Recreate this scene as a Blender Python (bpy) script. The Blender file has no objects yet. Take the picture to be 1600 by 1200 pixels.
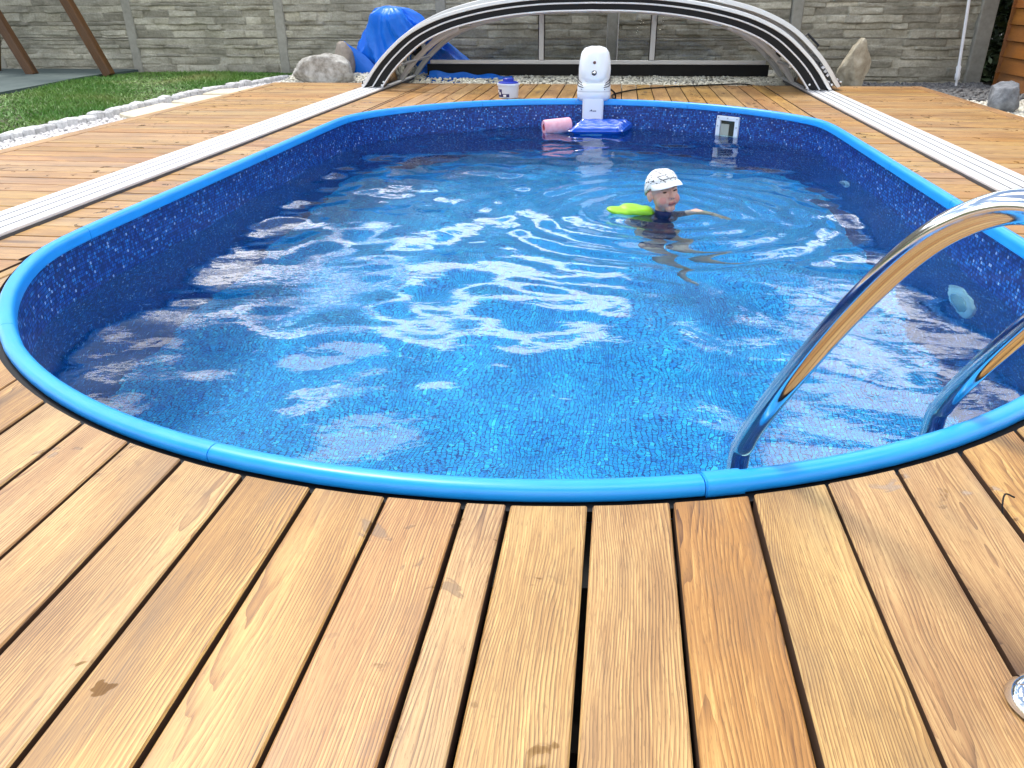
import bpy, bmesh, math, random
import numpy as np
from mathutils import Vector, Matrix, noise as mnoise

random.seed(7)
rng = np.random.default_rng(7)
S = bpy.context.scene
COL = S.collection
rad = math.radians

# ------------------------------------------------------------------ camera
cam_d = bpy.data.cameras.new('camera')
cam = bpy.data.objects.new('camera', cam_d)
COL.objects.link(cam)
F = Vector((-0.11704718, 0.88608913, -0.44849304))
R = Vector((0.9917667, 0.1279118, -0.00611434))
U = Vector((-0.0519497, 0.44551613, 0.89376541))
M = Matrix((R, U, -F)).transposed().to_4x4()
M.translation = Vector((0.2848, 0.0, 0.8123))
cam.matrix_world = M
cam_d.sensor_width = 36.0
cam_d.lens = 1203.244 / 1600 * 36
cam_d.clip_start = 0.02
cam_d.clip_end = 2000
S.camera = cam

# ------------------------------------------------------------------ light
SUN_AZ = rad(-42)      # from +Y towards +X ; negative = to the left
SUN_EL = rad(60)
sun_vec = Vector((math.sin(SUN_AZ) * math.cos(SUN_EL), math.cos(SUN_AZ) * math.cos(SUN_EL), math.sin(SUN_EL)))
sun_d = bpy.data.lights.new('sun', 'SUN')
sun_d.energy = 2.2
sun_d.angle = rad(12.0)
sun_d.color = (1.0, 0.95, 0.87)
sun = bpy.data.objects.new('sun', sun_d)
sun.rotation_euler = (-sun_vec).to_track_quat('-Z', 'Y').to_euler()
sun.location = (-6, 6, 12)
COL.objects.link(sun)

W = bpy.data.worlds.new('World')
S.world = W
W.use_nodes = True
wt = W.node_tree
for n in list(wt.nodes):
    wt.nodes.remove(n)
def wn(t, **k):
    n = wt.nodes.new(t)
    for a, b in k.items():
        setattr(n, a, b)
    return n
w_out = wn('ShaderNodeOutputWorld')
w_bg = wn('ShaderNodeBackground')
w_bg.inputs['Strength'].default_value = 0.12
w_sky = wn('ShaderNodeTexSky', sky_type='NISHITA')
w_sky.sun_disc = False
w_sky.sun_elevation = SUN_EL
w_sky.sun_rotation = SUN_AZ
w_sky.dust_density = 0.3
w_sky.ozone_density = 1.5
w_tc = wn('ShaderNodeTexCoord')
w_sep = wn('ShaderNodeSeparateXYZ')
wt.links.new(w_tc.outputs['Generated'], w_sep.inputs[0])
w_zc = wn('ShaderNodeMath', operation='MAXIMUM'); w_zc.inputs[1].default_value = 0.06
wt.links.new(w_sep.outputs['Z'], w_zc.inputs[0])
w_dv = wn('ShaderNodeVectorMath', operation='DIVIDE')
w_cz = wn('ShaderNodeCombineXYZ')
for i in range(3):
    wt.links.new(w_zc.outputs[0], w_cz.inputs[i])
wt.links.new(w_tc.outputs['Generated'], w_dv.inputs[0])
wt.links.new(w_cz.outputs[0], w_dv.inputs[1])
w_no = wn('ShaderNodeTexNoise'); w_no.inputs['Scale'].default_value = 1.15
w_no.inputs['Detail'].default_value = 9; w_no.inputs['Roughness'].default_value = 0.55
w_mp = wn('ShaderNodeMapping'); w_mp.inputs['Location'].default_value = (20.2, 1.1, 5.2)
wt.links.new(w_dv.outputs[0], w_mp.inputs[0])
wt.links.new(w_mp.outputs[0], w_no.inputs['Vector'])
w_cr = wn('ShaderNodeValToRGB')
w_cr.color_ramp.elements[0].position = 0.505
w_cr.color_ramp.elements[1].position = 0.565
wt.links.new(w_no.outputs['Fac'], w_cr.inputs[0])
w_mx = wn('ShaderNodeMix', data_type='RGBA')
w_n2 = wn('ShaderNodeTexNoise'); w_n2.inputs['Scale'].default_value = 2.1; w_n2.inputs['Detail'].default_value = 6
wt.links.new(w_mp.outputs[0], w_n2.inputs['Vector'])
w_c2 = wn('ShaderNodeValToRGB')
w_c2.color_ramp.elements[0].position = 0.36; w_c2.color_ramp.elements[0].color = (.78, .79, .81, 1)
w_c2.color_ramp.elements[1].position = 0.64; w_c2.color_ramp.elements[1].color = (1, 1, 1, 1)
wt.links.new(w_n2.outputs['Fac'], w_c2.inputs[0])
w_ml = wn('ShaderNodeVectorMath', operation='SCALE'); w_ml.inputs['Scale'].default_value = 27.0
wt.links.new(w_c2.outputs[0], w_ml.inputs[0])
wt.links.new(w_ml.outputs[0], w_mx.inputs['B'])
wt.links.new(w_cr.outputs[0], w_mx.inputs['Factor'])
wt.links.new(w_sky.outputs[0], w_mx.inputs['A'])
wt.links.new(w_mx.outputs['Result'], w_bg.inputs['Color'])
wt.links.new(w_bg.outputs[0], w_out.inputs[0])

# ------------------------------------------------------------------ exposure, render
S.view_settings.view_transform = 'Standard'
S.view_settings.look = 'None'
S.view_settings.gamma = 1.0
S.view_settings.exposure = 0.58
S.view_settings.use_curve_mapping = False
S.render.engine = 'CYCLES'
S.cycles.use_denoising = True
try:
    S.cycles.denoiser = 'OPENIMAGEDENOISE'
except Exception:
    pass
S.cycles.max_bounces = 12
S.cycles.transmission_bounces = 8
S.cycles.transparent_max_bounces = 12
S.cycles.glossy_bounces = 5
S.cycles.diffuse_bounces = 4
S.cycles.caustics_refractive = True
S.cycles.caustics_reflective = False
S.cycles.blur_glossy = 0.3
S.cycles.sample_clamp_indirect = 30.0

# ================================================================== helpers
def mesh_from(name, V, Fc, smooth=False):
    me = bpy.data.meshes.new(name)
    me.from_pydata([tuple(map(float, v)) for v in V], [], [tuple(map(int, f)) for f in Fc])
    me.update()
    if smooth:
        me.polygons.foreach_set('use_smooth', [True] * len(me.polygons))
    return me

def np_mesh(name, V, Fc, smooth=False):
    V = np.asarray(V, np.float32); Fc = np.asarray(Fc, np.int32)
    me = bpy.data.meshes.new(name)
    n, k = Fc.shape
    me.vertices.add(len(V)); me.vertices.foreach_set('co', V.ravel())
    me.loops.add(n * k); me.loops.foreach_set('vertex_index', Fc.ravel())
    me.polygons.add(n)
    me.polygons.foreach_set('loop_start', np.arange(n, dtype=np.int32) * k)
    me.polygons.foreach_set('loop_total', np.full(n, k, np.int32))
    if smooth:
        me.polygons.foreach_set('use_smooth', np.ones(n, bool))
    me.update(calc_edges=True)
    me.validate()
    return me

def link(name, me, mat=None, parent=None, loc=None, rot=None):
    o = bpy.data.objects.new(name, me)
    COL.objects.link(o)
    if mat is not None and me is not None:
        mats = mat if isinstance(mat, (list, tuple)) else [mat]
        if len(me.materials) == 0:
            for m in mats:
                me.materials.append(m)
    if parent is not None:
        o.parent = parent
    if loc is not None:
        o.location = loc
    if rot is not None:
        o.rotation_euler = rot
    return o

def empty(name, loc=(0, 0, 0), rot=(0, 0, 0)):
    o = bpy.data.objects.new(name, None)
    o.empty_display_size = 0.1
    COL.objects.link(o)
    o.location = loc
    o.rotation_euler = rot
    return o

def tag(o, label=None, cat=None, group=None, kind=None):
    if label: o['label'] = label
    if cat: o['category'] = cat
    if group: o['group'] = group
    if kind: o['kind'] = kind
    return o

class MB:
    """collects shapes for ONE mesh"""
    def __init__(s):
        s.V = []; s.F = []; s.mi = []
    def add(s, V, Fc, mi=0):
        b = len(s.V)
        s.V += [tuple(v) for v in V]
        s.F += [tuple(i + b for i in f) for f in Fc]
        s.mi += [mi] * len(Fc)
        return s
    def box(s, c, d, mi=0, bev=0.0, M=None):
        x, y, z = (q / 2 for q in d)
        if bev <= 0:
            V = [(sx * x, sy * y, sz * z) for sz in (-1, 1) for sy in (-1, 1) for sx in (-1, 1)]
            Fc = [(0, 2, 3, 1), (4, 5, 7, 6), (0, 1, 5, 4), (2, 6, 7, 3), (0, 4, 6, 2), (1, 3, 7, 5)]
        else:
            b = min(bev, x * .9, y * .9, z * .9)
            bm = bmesh.new()
            bmesh.ops.create_cube(bm, size=1, matrix=Matrix.Diagonal((2 * x, 2 * y, 2 * z, 1)))
            bmesh.ops.bevel(bm, geom=bm.edges[:], offset=b, segments=1, affect='EDGES', profile=.5)
            bm.verts.ensure_lookup_table()
            V = [v.co.copy() for v in bm.verts]; Fc = [[v.index for v in f.verts] for f in bm.faces]
            bm.free()
        V = [Vector(v) for v in V]
        if M is not None:
            V = [M @ v for v in V]
        V = [v + Vector(c) for v in V]
        return s.add(V, Fc, mi)
    def tube(s, pts, r, seg=12, mi=0, caps=True):
        pts = [Vector(p) for p in pts]
        n = len(pts)
        rs = r if isinstance(r, (list, tuple)) else [r] * n
        t0 = (pts[1] - pts[0]).normalized()
        up = Vector((0, 0, 1)) if abs(t0.z) < .9 else Vector((0, 1, 0))
        nx = t0.cross(up).normalized()
        V = []; Fc = []
        for i, p in enumerate(pts):
            t = (pts[min(i + 1, n - 1)] - pts[max(i - 1, 0)]).normalized()
            nx = (nx - t * nx.dot(t)).normalized()
            ny = t.cross(nx)
            for k in range(seg):
                a = 2 * math.pi * k / seg
                V.append(p + (nx * math.cos(a) + ny * math.sin(a)) * rs[i])
        for i in range(n - 1):
            for k in range(seg):
                k2 = (k + 1) % seg
                Fc.append((i * seg + k, i * seg + k2, (i + 1) * seg + k2, (i + 1) * seg + k))
        if caps:
            Fc.append(tuple(reversed(range(seg)))); Fc.append(tuple((n - 1) * seg + k for k in range(seg)))
        return s.add(V, Fc, mi)
    def lathe(s, prof, seg=24, c=(0, 0, 0), mi=0, M=None, sx=1, sy=1):
        V = []; Fc = []
        for (r, z) in prof:
            for k in range(seg):
                a = 2 * math.pi * k / seg
                V.append(Vector((r * math.cos(a) * sx, r * math.sin(a) * sy, z)))
        for i in range(len(prof) - 1):
            for k in range(seg):
                k2 = (k + 1) % seg
                Fc.append((i * seg + k, i * seg + k2, (i + 1) * seg + k2, (i + 1) * seg + k))
        if prof[0][0] > 1e-6: Fc.append(tuple(reversed(range(seg))))
        if prof[-1][0] > 1e-6: Fc.append(tuple((len(prof) - 1) * seg + k for k in range(seg)))
        if M is not None: V = [M @ v for v in V]
        V = [v + Vector(c) for v in V]
        return s.add(V, Fc, mi)
    def loft(s, rings, mi=0, caps=True, closed=True):
        n = len(rings[0]); V = [v for r in rings for v in r]; Fc = []
        for i in range(len(rings) - 1):
            for k in range(n if closed else n - 1):
                k2 = (k + 1) % n
                Fc.append((i * n + k, i * n + k2, (i + 1) * n + k2, (i + 1) * n + k))
        if caps and closed:
            Fc.append(tuple(reversed(range(n)))); Fc.append(tuple((len(rings) - 1) * n + k for k in range(n)))
        return s.add(V, Fc, mi)
    def build(s, name, mat, parent=None, smooth=False, **k):
        me = mesh_from(name, s.V, s.F, False)
        mats = mat if isinstance(mat, (list, tuple)) else [mat]
        for m in mats: me.materials.append(m)
        if len(mats) > 1:
            me.polygons.foreach_set('material_index', s.mi)
        if smooth:
            me.polygons.foreach_set('use_smooth', [True] * len(me.polygons))
            try:
                me.set_sharp_from_angle(angle=rad(40 if smooth is True else smooth))
            except Exception:
                pass
        return link(name, me, None, parent, **k)

def catmull(P, n=8):
    P = [Vector(p) for p in P]
    Q = [P[0] * 2 - P[1]] + P + [P[-1] * 2 - P[-2]]
    out = []
    for i in range(1, len(Q) - 2):
        a, b, c, d = Q[i - 1], Q[i], Q[i + 1], Q[i + 2]
        for k in range(n):
            t = k / n
            out.append(.5 * ((2 * b) + (c - a) * t + (2 * a - 5 * b + 4 * c - d) * t * t + (3 * b - a - 3 * c + d) * t ** 3))
    out.append(P[-1])
    return out

def fbm(x, y, z, o=4):
    return mnoise.fractal(Vector((x, y, z)), 1.0, 2.0, o)

# ================================================================== materials
def mat(name, col=(.5, .5, .5), rough=.5, metal=0.0, spec=.5, **k):
    m = bpy.data.materials.new(name); m.use_nodes = True
    b = m.node_tree.nodes['Principled BSDF']
    b.inputs['Base Color'].default_value = (*col, 1)
    b.inputs['Roughness'].default_value = rough
    b.inputs['Metallic'].default_value = metal
    b.inputs['Specular IOR Level'].default_value = spec
    for a, v in k.items():
        b.inputs[a.replace('_', ' ')].default_value = v
    return m

class NT:
    def __init__(s, m):
        s.m = m; s.t = m.node_tree; s.b = s.t.nodes['Principled BSDF']
    def n(s, t, ins=None, **k):
        q = s.t.nodes.new(t)
        for a, b in k.items(): setattr(q, a, b)
        for a, b in (ins or {}).items():
            if hasattr(b, 'is_output') or isinstance(b, bpy.types.NodeSocket): s.t.links.new(b, q.inputs[a])
            else: q.inputs[a].default_value = b
        return q
    def math(s, op, a, b=0.0, c=None):
        d = {0: a, 1: b}
        if c is not None: d[2] = c
        return s.n('ShaderNodeMath', d, operation=op).outputs[0]
    def vmath(s, op, a, b=None):
        d = {0: a}
        if b is not None:
            d[1 if op != 'SCALE' else 'Scale'] = b
        return s.n('ShaderNodeVectorMath', d, operation=op).outputs[0]
    def noise(s, vec, scale, detail=3, rough=.5, dist=0.0, dim='3D'):
        d = {'Scale': scale, 'Detail': detail, 'Roughness': rough, 'Distortion': dist}
        if vec is not None: d['Vector'] = vec
        return s.n('ShaderNodeTexNoise', d, noise_dimensions=dim)
    def ramp(s, fac, stops, interp='LINEAR'):
        q = s.n('ShaderNodeValToRGB', {0: fac})
        cr = q.color_ramp; cr.interpolation = interp
        while len(cr.elements) < len(stops): cr.elements.new(.5)
        for e, (p, c) in zip(cr.elements, stops):
            e.position = p; e.color = (*c, 1) if len(c) == 3 else c
        return q.outputs[0]
    def mix(s, fac, a, b, blend='MIX'):
        q = s.n('ShaderNodeMix', data_type='RGBA', blend_type=blend)
        for key, v in (('Factor', fac), ('A', a), ('B', b)):
            if isinstance(v, bpy.types.NodeSocket): s.t.links.new(v, q.inputs[key])
            elif key == 'Factor': q.inputs[key].default_value = v
            else: q.inputs[key].default_value = (*v, 1) if len(v) == 3 else v
        return q.outputs['Result']
    def bump(s, h, strength=.3, dist=.01):
        q = s.n('ShaderNodeBump', {'Height': h, 'Strength': strength, 'Distance': dist})
        s.t.links.new(q.outputs[0], s.b.inputs['Normal'])
    def set(s, name, v):
        s.t.links.new(v, s.b.inputs[name])
    def obj(s): return s.n('ShaderNodeTexCoord').outputs['Object']
    def uv(s): return s.n('ShaderNodeTexCoord').outputs['UV']
    def pos(s): return s.n('ShaderNodeNewGeometry').outputs['Position']
    def rnd(s): return s.n('ShaderNodeObjectInfo').outputs['Random']
    def mapping(s, v, scale=(1, 1, 1), loc=(0, 0, 0)):
        return s.n('ShaderNodeMapping', {'Vector': v, 'Scale': scale, 'Location': loc}).outputs[0]

def wood_mat(name, dark, mid, light, ring=34.0, rough=.5, wet=True, contrast=1.0):
    m = mat(name, mid, rough); t = NT(m)
    o = t.obj(); r = t.rnd()
    wn_ = t.n('ShaderNodeTexWhiteNoise', {'W': r}, noise_dimensions='1D')
    rc = wn_.outputs['Color']
    off = t.vmath('MULTIPLY', rc, (37.0, 0.0, 0.0))
    # coordinates: x along the board, pith line offset per board
    rs = t.n('ShaderNodeSeparateColor', {0: rc})
    py = t.math('MULTIPLY_ADD', rs.outputs[1], .30, -.15)
    pz = t.math('MULTIPLY_ADD', rs.outputs[2], .05, .012)
    sh = t.n('ShaderNodeCombineXYZ', {0: 0.0, 1: py, 2: pz}).outputs[0]
    p0 = t.vmath('ADD', o, off)
    warp = t.noise(t.mapping(p0, (1.6, 5, 5)), 1.0, 2, .5).outputs['Color']
    warp = t.vmath('SUBTRACT', warp, (.5, .5, .5))
    warp = t.vmath('MULTIPLY', warp, (0, .075, .05))
    warp2 = t.noise(t.mapping(p0, (9, 40, 40)), 1.0, 2, .5).outputs['Color']
    warp2 = t.vmath('MULTIPLY', t.vmath('SUBTRACT', warp2, (.5, .5, .5)), (0, .006, .006))
    kv_ = t.n('ShaderNodeTexVoronoi', {'Vector': t.mapping(t.vmath('ADD', o, off), (.42, 2.6, .01)), 'Scale': 1.0, 'Randomness': 1.0}, feature='F1', voronoi_dimensions='2D')
    kd = kv_.outputs['Distance']
    kn = t.math('POWER', 2.718, t.math('MULTIPLY', t.math('MULTIPLY', kd, kd), -90.0))
    knw = t.n('ShaderNodeCombineXYZ', {0: 0.0, 1: t.math('MULTIPLY', kn, .03), 2: t.math('MULTIPLY', kn, .02)}).outputs[0]
    pr = t.vmath('ADD', t.vmath('ADD', t.vmath('ADD', t.vmath('ADD', o, sh), warp), warp2), knw)
    pr = t.vmath('MULTIPLY', pr, (0.02, 1, 1))
    wv = t.n('ShaderNodeTexWave', {'Vector': pr, 'Scale': ring, 'Distortion': 0.0, 'Detail': 0}, wave_type='RINGS', rings_direction='X', wave_profile='SAW').outputs['Fac']
    fine = t.noise(t.mapping(p0, (6, 260, 260)), 1.0, 3, .6).outputs['Fac']
    pores = t.noise(t.mapping(p0, (28, 520, 520)), 1.0, 2, .6).outputs['Fac']
    tone = t.noise(t.mapping(p0, (1.6, 9, 9)), 1.0, 4, .6).outputs['Fac']
    g = t.math('ADD', t.math('MULTIPLY', t.math('MULTIPLY', t.math('POWER', wv, 2.6), t.n('ShaderNodeMapRange', {0: t.noise(t.mapping(p0, (2.2, 14, 14)), 1.0, 2, .5).outputs['Fac'], 1: .32, 2: .62, 3: .25, 4: 1.25}).outputs[0]), .46 * contrast), t.math('MULTIPLY', t.math('SUBTRACT', fine, .5), .75 * contrast))
    g = t.math('ADD', g, t.math('MULTIPLY', t.math('SUBTRACT', tone, .5), .9))
    g = t.math('ADD', g, t.math('MULTIPLY', t.math('SUBTRACT', rs.outputs[0], .5), .22))
    col = t.ramp(t.math('ADD', g, .28), [(0.0, light), (.45, mid), (1.0, dark)])
    # per board hue shift
    hs = t.n('ShaderNodeHueSaturation', {'Hue': t.math('MULTIPLY_ADD', rs.outputs[1], .012, .494), 'Saturation': t.math('MULTIPLY_ADD', rs.outputs[2], .14, .92), 'Value': t.math('MULTIPLY_ADD', rs.outputs[0], .18, .91), 'Color': col}).outputs[0]
    porem = t.math('GREATER_THAN', pores, .60)
    col2 = t.mix(t.math('MULTIPLY', porem, .42), hs, dark)
    col2 = t.mix(t.n('ShaderNodeMapRange', {0: kd, 1: .02, 2: .07, 3: .7, 4: 0.0}).outputs[0], col2, tuple(c * .6 for c in dark))
    crk = t.noise(t.mapping(p0, (1.3, 60, 60)), 1.0, 2, .5, .3).outputs['Fac']
    col2 = t.mix(t.n('ShaderNodeMapRange', {0: crk, 1: .735, 2: .75, 3: 0.0, 4: .8}).outputs[0], col2, tuple(c * .35 for c in dark))
    # grey weathering stains
    st = t.math('ADD', t.math('MULTIPLY', t.noise(t.mapping(p0, (2.6, 8, 8)), 1.0, 4, .62).outputs['Fac'], .6), t.math('MULTIPLY', t.noise(t.pos(), 2.3, 4, .6).outputs['Fac'], .4))
    stm = t.n('ShaderNodeMapRange', {0: st, 1: .49, 2: .66, 3: 0.0, 4: .85}).outputs[0]
    col2 = t.mix(stm, col2, t.mix(.55, col2, (mid[0] * .42 + .03, mid[1] * .5 + .03, mid[2] * .7 + .03)))
    roughv = rough
    if wet:
        wp = t.noise(t.mapping(t.pos(), (1, 1, 1)), 13.0, 3, .5, .8).outputs['Fac']
        wz = t.noise(t.pos(), 1.7, 1, .5).outputs['Fac']
        wm = t.math('MULTIPLY', t.n('ShaderNodeMapRange', {0: wp, 1: .615, 2: .665}).outputs[0], t.n('ShaderNodeMapRange', {0: wz, 1: .48, 2: .53}).outputs[0])
        col2 = t.mix(wm, col2, t.mix(.62, col2, tuple(c * .35 for c in mid)))
        t.set('Roughness', t.math('MULTIPLY_ADD', wm, .12 - rough, rough))
    t.set('Base Color', col2)
    hgt = t.math('ADD', t.math('MULTIPLY', wv, -.5), t.math('MULTIPLY', fine, .8))
    t.bump(hgt, .2, .0008)
    return m

WOOD = wood_mat('deck_wood', (.095, .037, .009), (.345, .170, .046), (.63, .395, .135), ring=70, rough=.46, contrast=1.2)
GAPSHADE = mat('board_side_gap_shade', (.085, .040, .018), .85)  # board sides coloured darker so the gaps between boards look shaded
SHEDWOOD = wood_mat('shed_wood', (.10, .035, .007), (.24, .085, .016), (.33, .125, .026), wet=False, rough=.55)
SWINGWOOD = wood_mat('swing_wood', (.03, .011, .002), (.085, .032, .005), (.14, .058, .011), wet=False, rough=.55)
JOIST = mat('joist_wood', (.02, .014, .009), .9)

RIM = mat('rim_plastic', (.02, .28, .75), .32, spec=.5)
t = NT(RIM); _n = t.noise(t.pos(), 9, 4).outputs['Fac']
t.set('Base Color', t.ramp(_n, [(.3, (.012, .30, .82)), (.7, (.016, .34, .86))]))
t.set('Roughness', t.ramp(_n, [(.3, (.30,) * 3), (.7, (.38,) * 3)]))

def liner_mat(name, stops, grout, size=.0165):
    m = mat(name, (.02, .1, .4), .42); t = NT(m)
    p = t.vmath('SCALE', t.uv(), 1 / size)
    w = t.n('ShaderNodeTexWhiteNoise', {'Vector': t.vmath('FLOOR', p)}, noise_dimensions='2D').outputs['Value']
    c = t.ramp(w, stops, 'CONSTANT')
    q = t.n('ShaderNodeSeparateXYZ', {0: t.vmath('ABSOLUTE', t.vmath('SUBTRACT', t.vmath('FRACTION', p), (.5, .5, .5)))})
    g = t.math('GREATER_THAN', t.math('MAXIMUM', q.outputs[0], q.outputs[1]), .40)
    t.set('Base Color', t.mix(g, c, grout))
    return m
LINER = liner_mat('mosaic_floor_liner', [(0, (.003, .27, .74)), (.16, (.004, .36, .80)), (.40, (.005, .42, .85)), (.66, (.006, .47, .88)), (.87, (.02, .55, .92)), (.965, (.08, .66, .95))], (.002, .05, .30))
LINER_SHADED = liner_mat('mosaic_wall_liner_shaded', [(0, (.004, .024, .17)), (.28, (.006, .045, .27)), (.55, (.008, .08, .38)), (.78, (.012, .14, .50)), (.92, (.04, .24, .62)), (.972, (.28, .44, .74))], (.003, .015, .11), .0135)  # same mosaic as the floor, darkened to put wall shade into the colour

def water_mat():
    m = bpy.data.materials.new('pool_water'); m.use_nodes = True
    t = NT(m); b = t.b
    b.inputs['Base Color'].default_value = (.5, .95, 1, 1)
    b.inputs['Roughness'].default_value = 0.0
    b.inputs['IOR'].default_value = 1.333
    b.inputs['Transmission Weight'].default_value = 1.0
    n1 = t.noise(t.mapping(t.pos(), (1, 1.5, 1)), 17, 2, .5, .4).outputs['Fac']
    t.bump(n1, .07, .012)
    return m
WATER = water_mat()

ALU = mat('brushed_aluminium', (.62, .63, .64), .34, metal=.85)
ALUW = mat('white_anodised_aluminium', (.82, .82, .82), .38, metal=.15)
t = NT(ALUW); _n = t.noise(t.mapping(t.pos(), (60, 2, 60)), 1, 3).outputs['Fac']
t.set('Base Color', t.ramp(_n, [(.3, (.66, .66, .67)), (.7, (.76, .76, .76))]))
ALUG = mat('grey_aluminium', (.50, .50, .50), .4, metal=.6)
RUBBER = mat('black_rubber', (.004, .004, .0045), .65, spec=.3)
STEEL = mat('polished_steel', (.70, .69, .67), .05, metal=1.0)
t = NT(STEEL); _n = t.noise(t.obj(), 40, 3).outputs['Fac']
t.set('Roughness', t.ramp(_n, [(.35, (.05,) * 3), (.8, (.16,) * 3)]))
WHITEP = mat('white_plastic', (.82, .84, .86), .3)
GREYP = mat('grey_plastic', (.42, .45, .48), .4)
DARK = mat('black_plastic', (.01, .01, .012), .35)

def clear_mat(name, tint, fac):
    m = bpy.data.materials.new(name); m.use_nodes = True; tr = m.node_tree
    for n in list(tr.nodes): tr.nodes.remove(n)
    o = tr.nodes.new('ShaderNodeOutputMaterial'); a = tr.nodes.new('ShaderNodeBsdfTransparent'); g = tr.nodes.new('ShaderNodeBsdfGlossy'); mx = tr.nodes.new('ShaderNodeMixShader'); lw = tr.nodes.new('ShaderNodeFresnel')
    lw.inputs[0].default_value = fac
    a.inputs[0].default_value = (*tint, 1); g.inputs['Roughness'].default_value = .04
    tr.links.new(lw.outputs[0], mx.inputs[0]); tr.links.new(a.outputs[0], mx.inputs[1]); tr.links.new(g.outputs[0], mx.inputs[2]); tr.links.new(mx.outputs[0], o.inputs[0])
    return m
CLEAR = clear_mat('clear_polycarbonate', (.955, .96, .955), 1.35)

def noisy(name, stops, scale, rough=.8, bump=.3, bd=.01, detail=6, space='obj', r2=.6, rnd=0.0):
    m = mat(name, stops[0][1], rough); t = NT(m)
    v = t.obj() if space == 'obj' else t.pos()
    if rnd:
        wn_ = t.n('ShaderNodeTexWhiteNoise', {'W': t.rnd()}, noise_dimensions='1D').outputs['Color']
        v = t.vmath('ADD', v, t.vmath('SCALE', wn_, 20.0))
    n = t.noise(v, scale, detail, r2).outputs['Fac']
    c = t.ramp(n, stops)
    if rnd:
        c = t.n('ShaderNodeHueSaturation', {'Value': t.math('MULTIPLY_ADD', t.rnd(), rnd, 1 - rnd / 2), 'Color': c}).outputs[0]
    t.set('Base Color', c)
    if bump: t.bump(n, bump, bd)
    return m
CONCRETE = noisy('grey_concrete', [(.3, (.24, .23, .19)), (.7, (.36, .345, .29))], 9, .9, .3)
FENCE = mat('cast_stone_concrete', (.2, .2, .18), .9)
t = NT(FENCE)
_wn = t.n('ShaderNodeTexWhiteNoise', {'W': t.rnd()}, noise_dimensions='1D').outputs['Color']
_v = t.vmath('ADD', t.obj(), t.vmath('SCALE', _wn, 11.0))
_n1 = t.noise(t.mapping(_v, (3.5, 3.5, 11)), 1.0, 5, .6).outputs['Fac']
_n2 = t.noise(_v, 42, 5, .65).outputs['Fac']
_at = t.n('ShaderNodeAttribute', attribute_name='stone_tone').outputs['Fac']
_c = t.ramp(t.math('ADD', t.math('MULTIPLY', _n1, .6), t.math('MULTIPLY', _n2, .4)), [(.3, (.20, .185, .13)), (.52, (.39, .365, .285)), (.7, (.58, .555, .45))])
t.set('Base Color', t.n('ShaderNodeHueSaturation', {'Value': t.math('MULTIPLY_ADD', _at, .6, .68), 'Color': _c}).outputs[0])
_n3 = t.noise(t.pos(), 1.1, 5, .65).outputs['Fac']
t.set('Base Color', t.mix(t.n('ShaderNodeMapRange', {0: _n3, 1: .48, 2: .70, 3: 0.0, 4: .55}).outputs[0], t.n('ShaderNodeHueSaturation', {'Value': t.math('MULTIPLY_ADD', _at, .6, .68), 'Color': _c}).outputs[0], (.15, .15, .11)))
t.bump(_n2, .6, .008)
ROCK = noisy('pale_granite', [(.32, (.20, .18, .15)), (.55, (.42, .40, .36)), (.75, (.58, .56, .52))], 13, .9, .5, .02)
ROCKB = noisy('beige_sandstone', [(.3, (.26, .22, .15)), (.55, (.42, .37, .27)), (.75, (.52, .48, .38))], 11, .9, .5, .02)
ROCKG = noisy('slate_grey_stone', [(.3, (.10, .105, .115)), (.55, (.20, .21, .225)), (.75, (.32, .33, .34))], 16, .9, .5, .02)
ROCKT = noisy('taupe_stone', [(.3, (.22, .18, .145)), (.7, (.36, .31, .26))], 12, .9, .4, .02)
KERB = noisy('pale_granite_kerb', [(.3, (.42, .41, .40)), (.6, (.62, .61, .60)), (.8, (.74, .73, .72))], 30, .9, .5, .008, rnd=.25)
FLAG = noisy('beige_flagstone', [(.3, (.56, .48, .34)), (.7, (.70, .62, .46))], 8, .85, .3, .006, rnd=.1)
PEBW = noisy('white_pebbles', [(.3, (.52, .49, .47)), (.5, (.70, .67, .65)), (.7, (.82, .80, .78))], 26, .85, 0, space='pos')
PEBC = noisy('cream_pebbles', [(.3, (.44, .42, .33)), (.5, (.66, .63, .53)), (.7, (.80, .77, .69))], 24, .85, 0, space='pos')
PEBD = noisy('slate_pebbles', [(.3, (.07, .07, .07)), (.55, (.17, .17, .17)), (.75, (.34, .33, .31))], 20, .85, 0, space='pos')
SOIL = noisy('soil', [(.3, (.02, .016, .012)), (.7, (.045, .037, .03))], 14, .95, .4, space='pos')
SUBW = noisy('gravel_bed', [(.3, (.30, .28, .26)), (.7, (.50, .48, .46))], 30, .95, .4, space='pos')
SUBD = noisy('dark_gravel_bed', [(.3, (.04, .04, .04)), (.7, (.12, .12, .11))], 30, .95, .4, space='pos')
LAWN = noisy('lawn_soil', [(.3, (.035, .05, .014)), (.7, (.09, .085, .035))], 5, .95, .3, space='pos')
GRASS = mat('grass_blades', (.06, .13, .02), .55)
t = NT(GRASS); _n = t.noise(t.pos(), .9, 4, .6).outputs['Fac']; _n2 = t.noise(t.pos(), 45, 1).outputs['Fac']
t.set('Base Color', t.mix(t.n('ShaderNodeMapRange', {0: _n2, 1: .55, 2: .75, 3: 0, 4: .55}).outputs[0], t.ramp(_n, [(.38, (.075, .22, .022)), (.58, (.13, .25, .035)), (.70, (.26, .29, .085))]), (.24, .21, .09)))
MATG = noisy('rubber_mat', [(.3, (.045, .072, .068)), (.7, (.085, .115, .108))], 3, .85, .15, space='pos')
TARP = mat('blue_tarpaulin', (.004, .16, .75), .42, spec=.4)
t = NT(TARP); _n = t.noise(t.obj(), 5, 5, .6).outputs['Fac']
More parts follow.
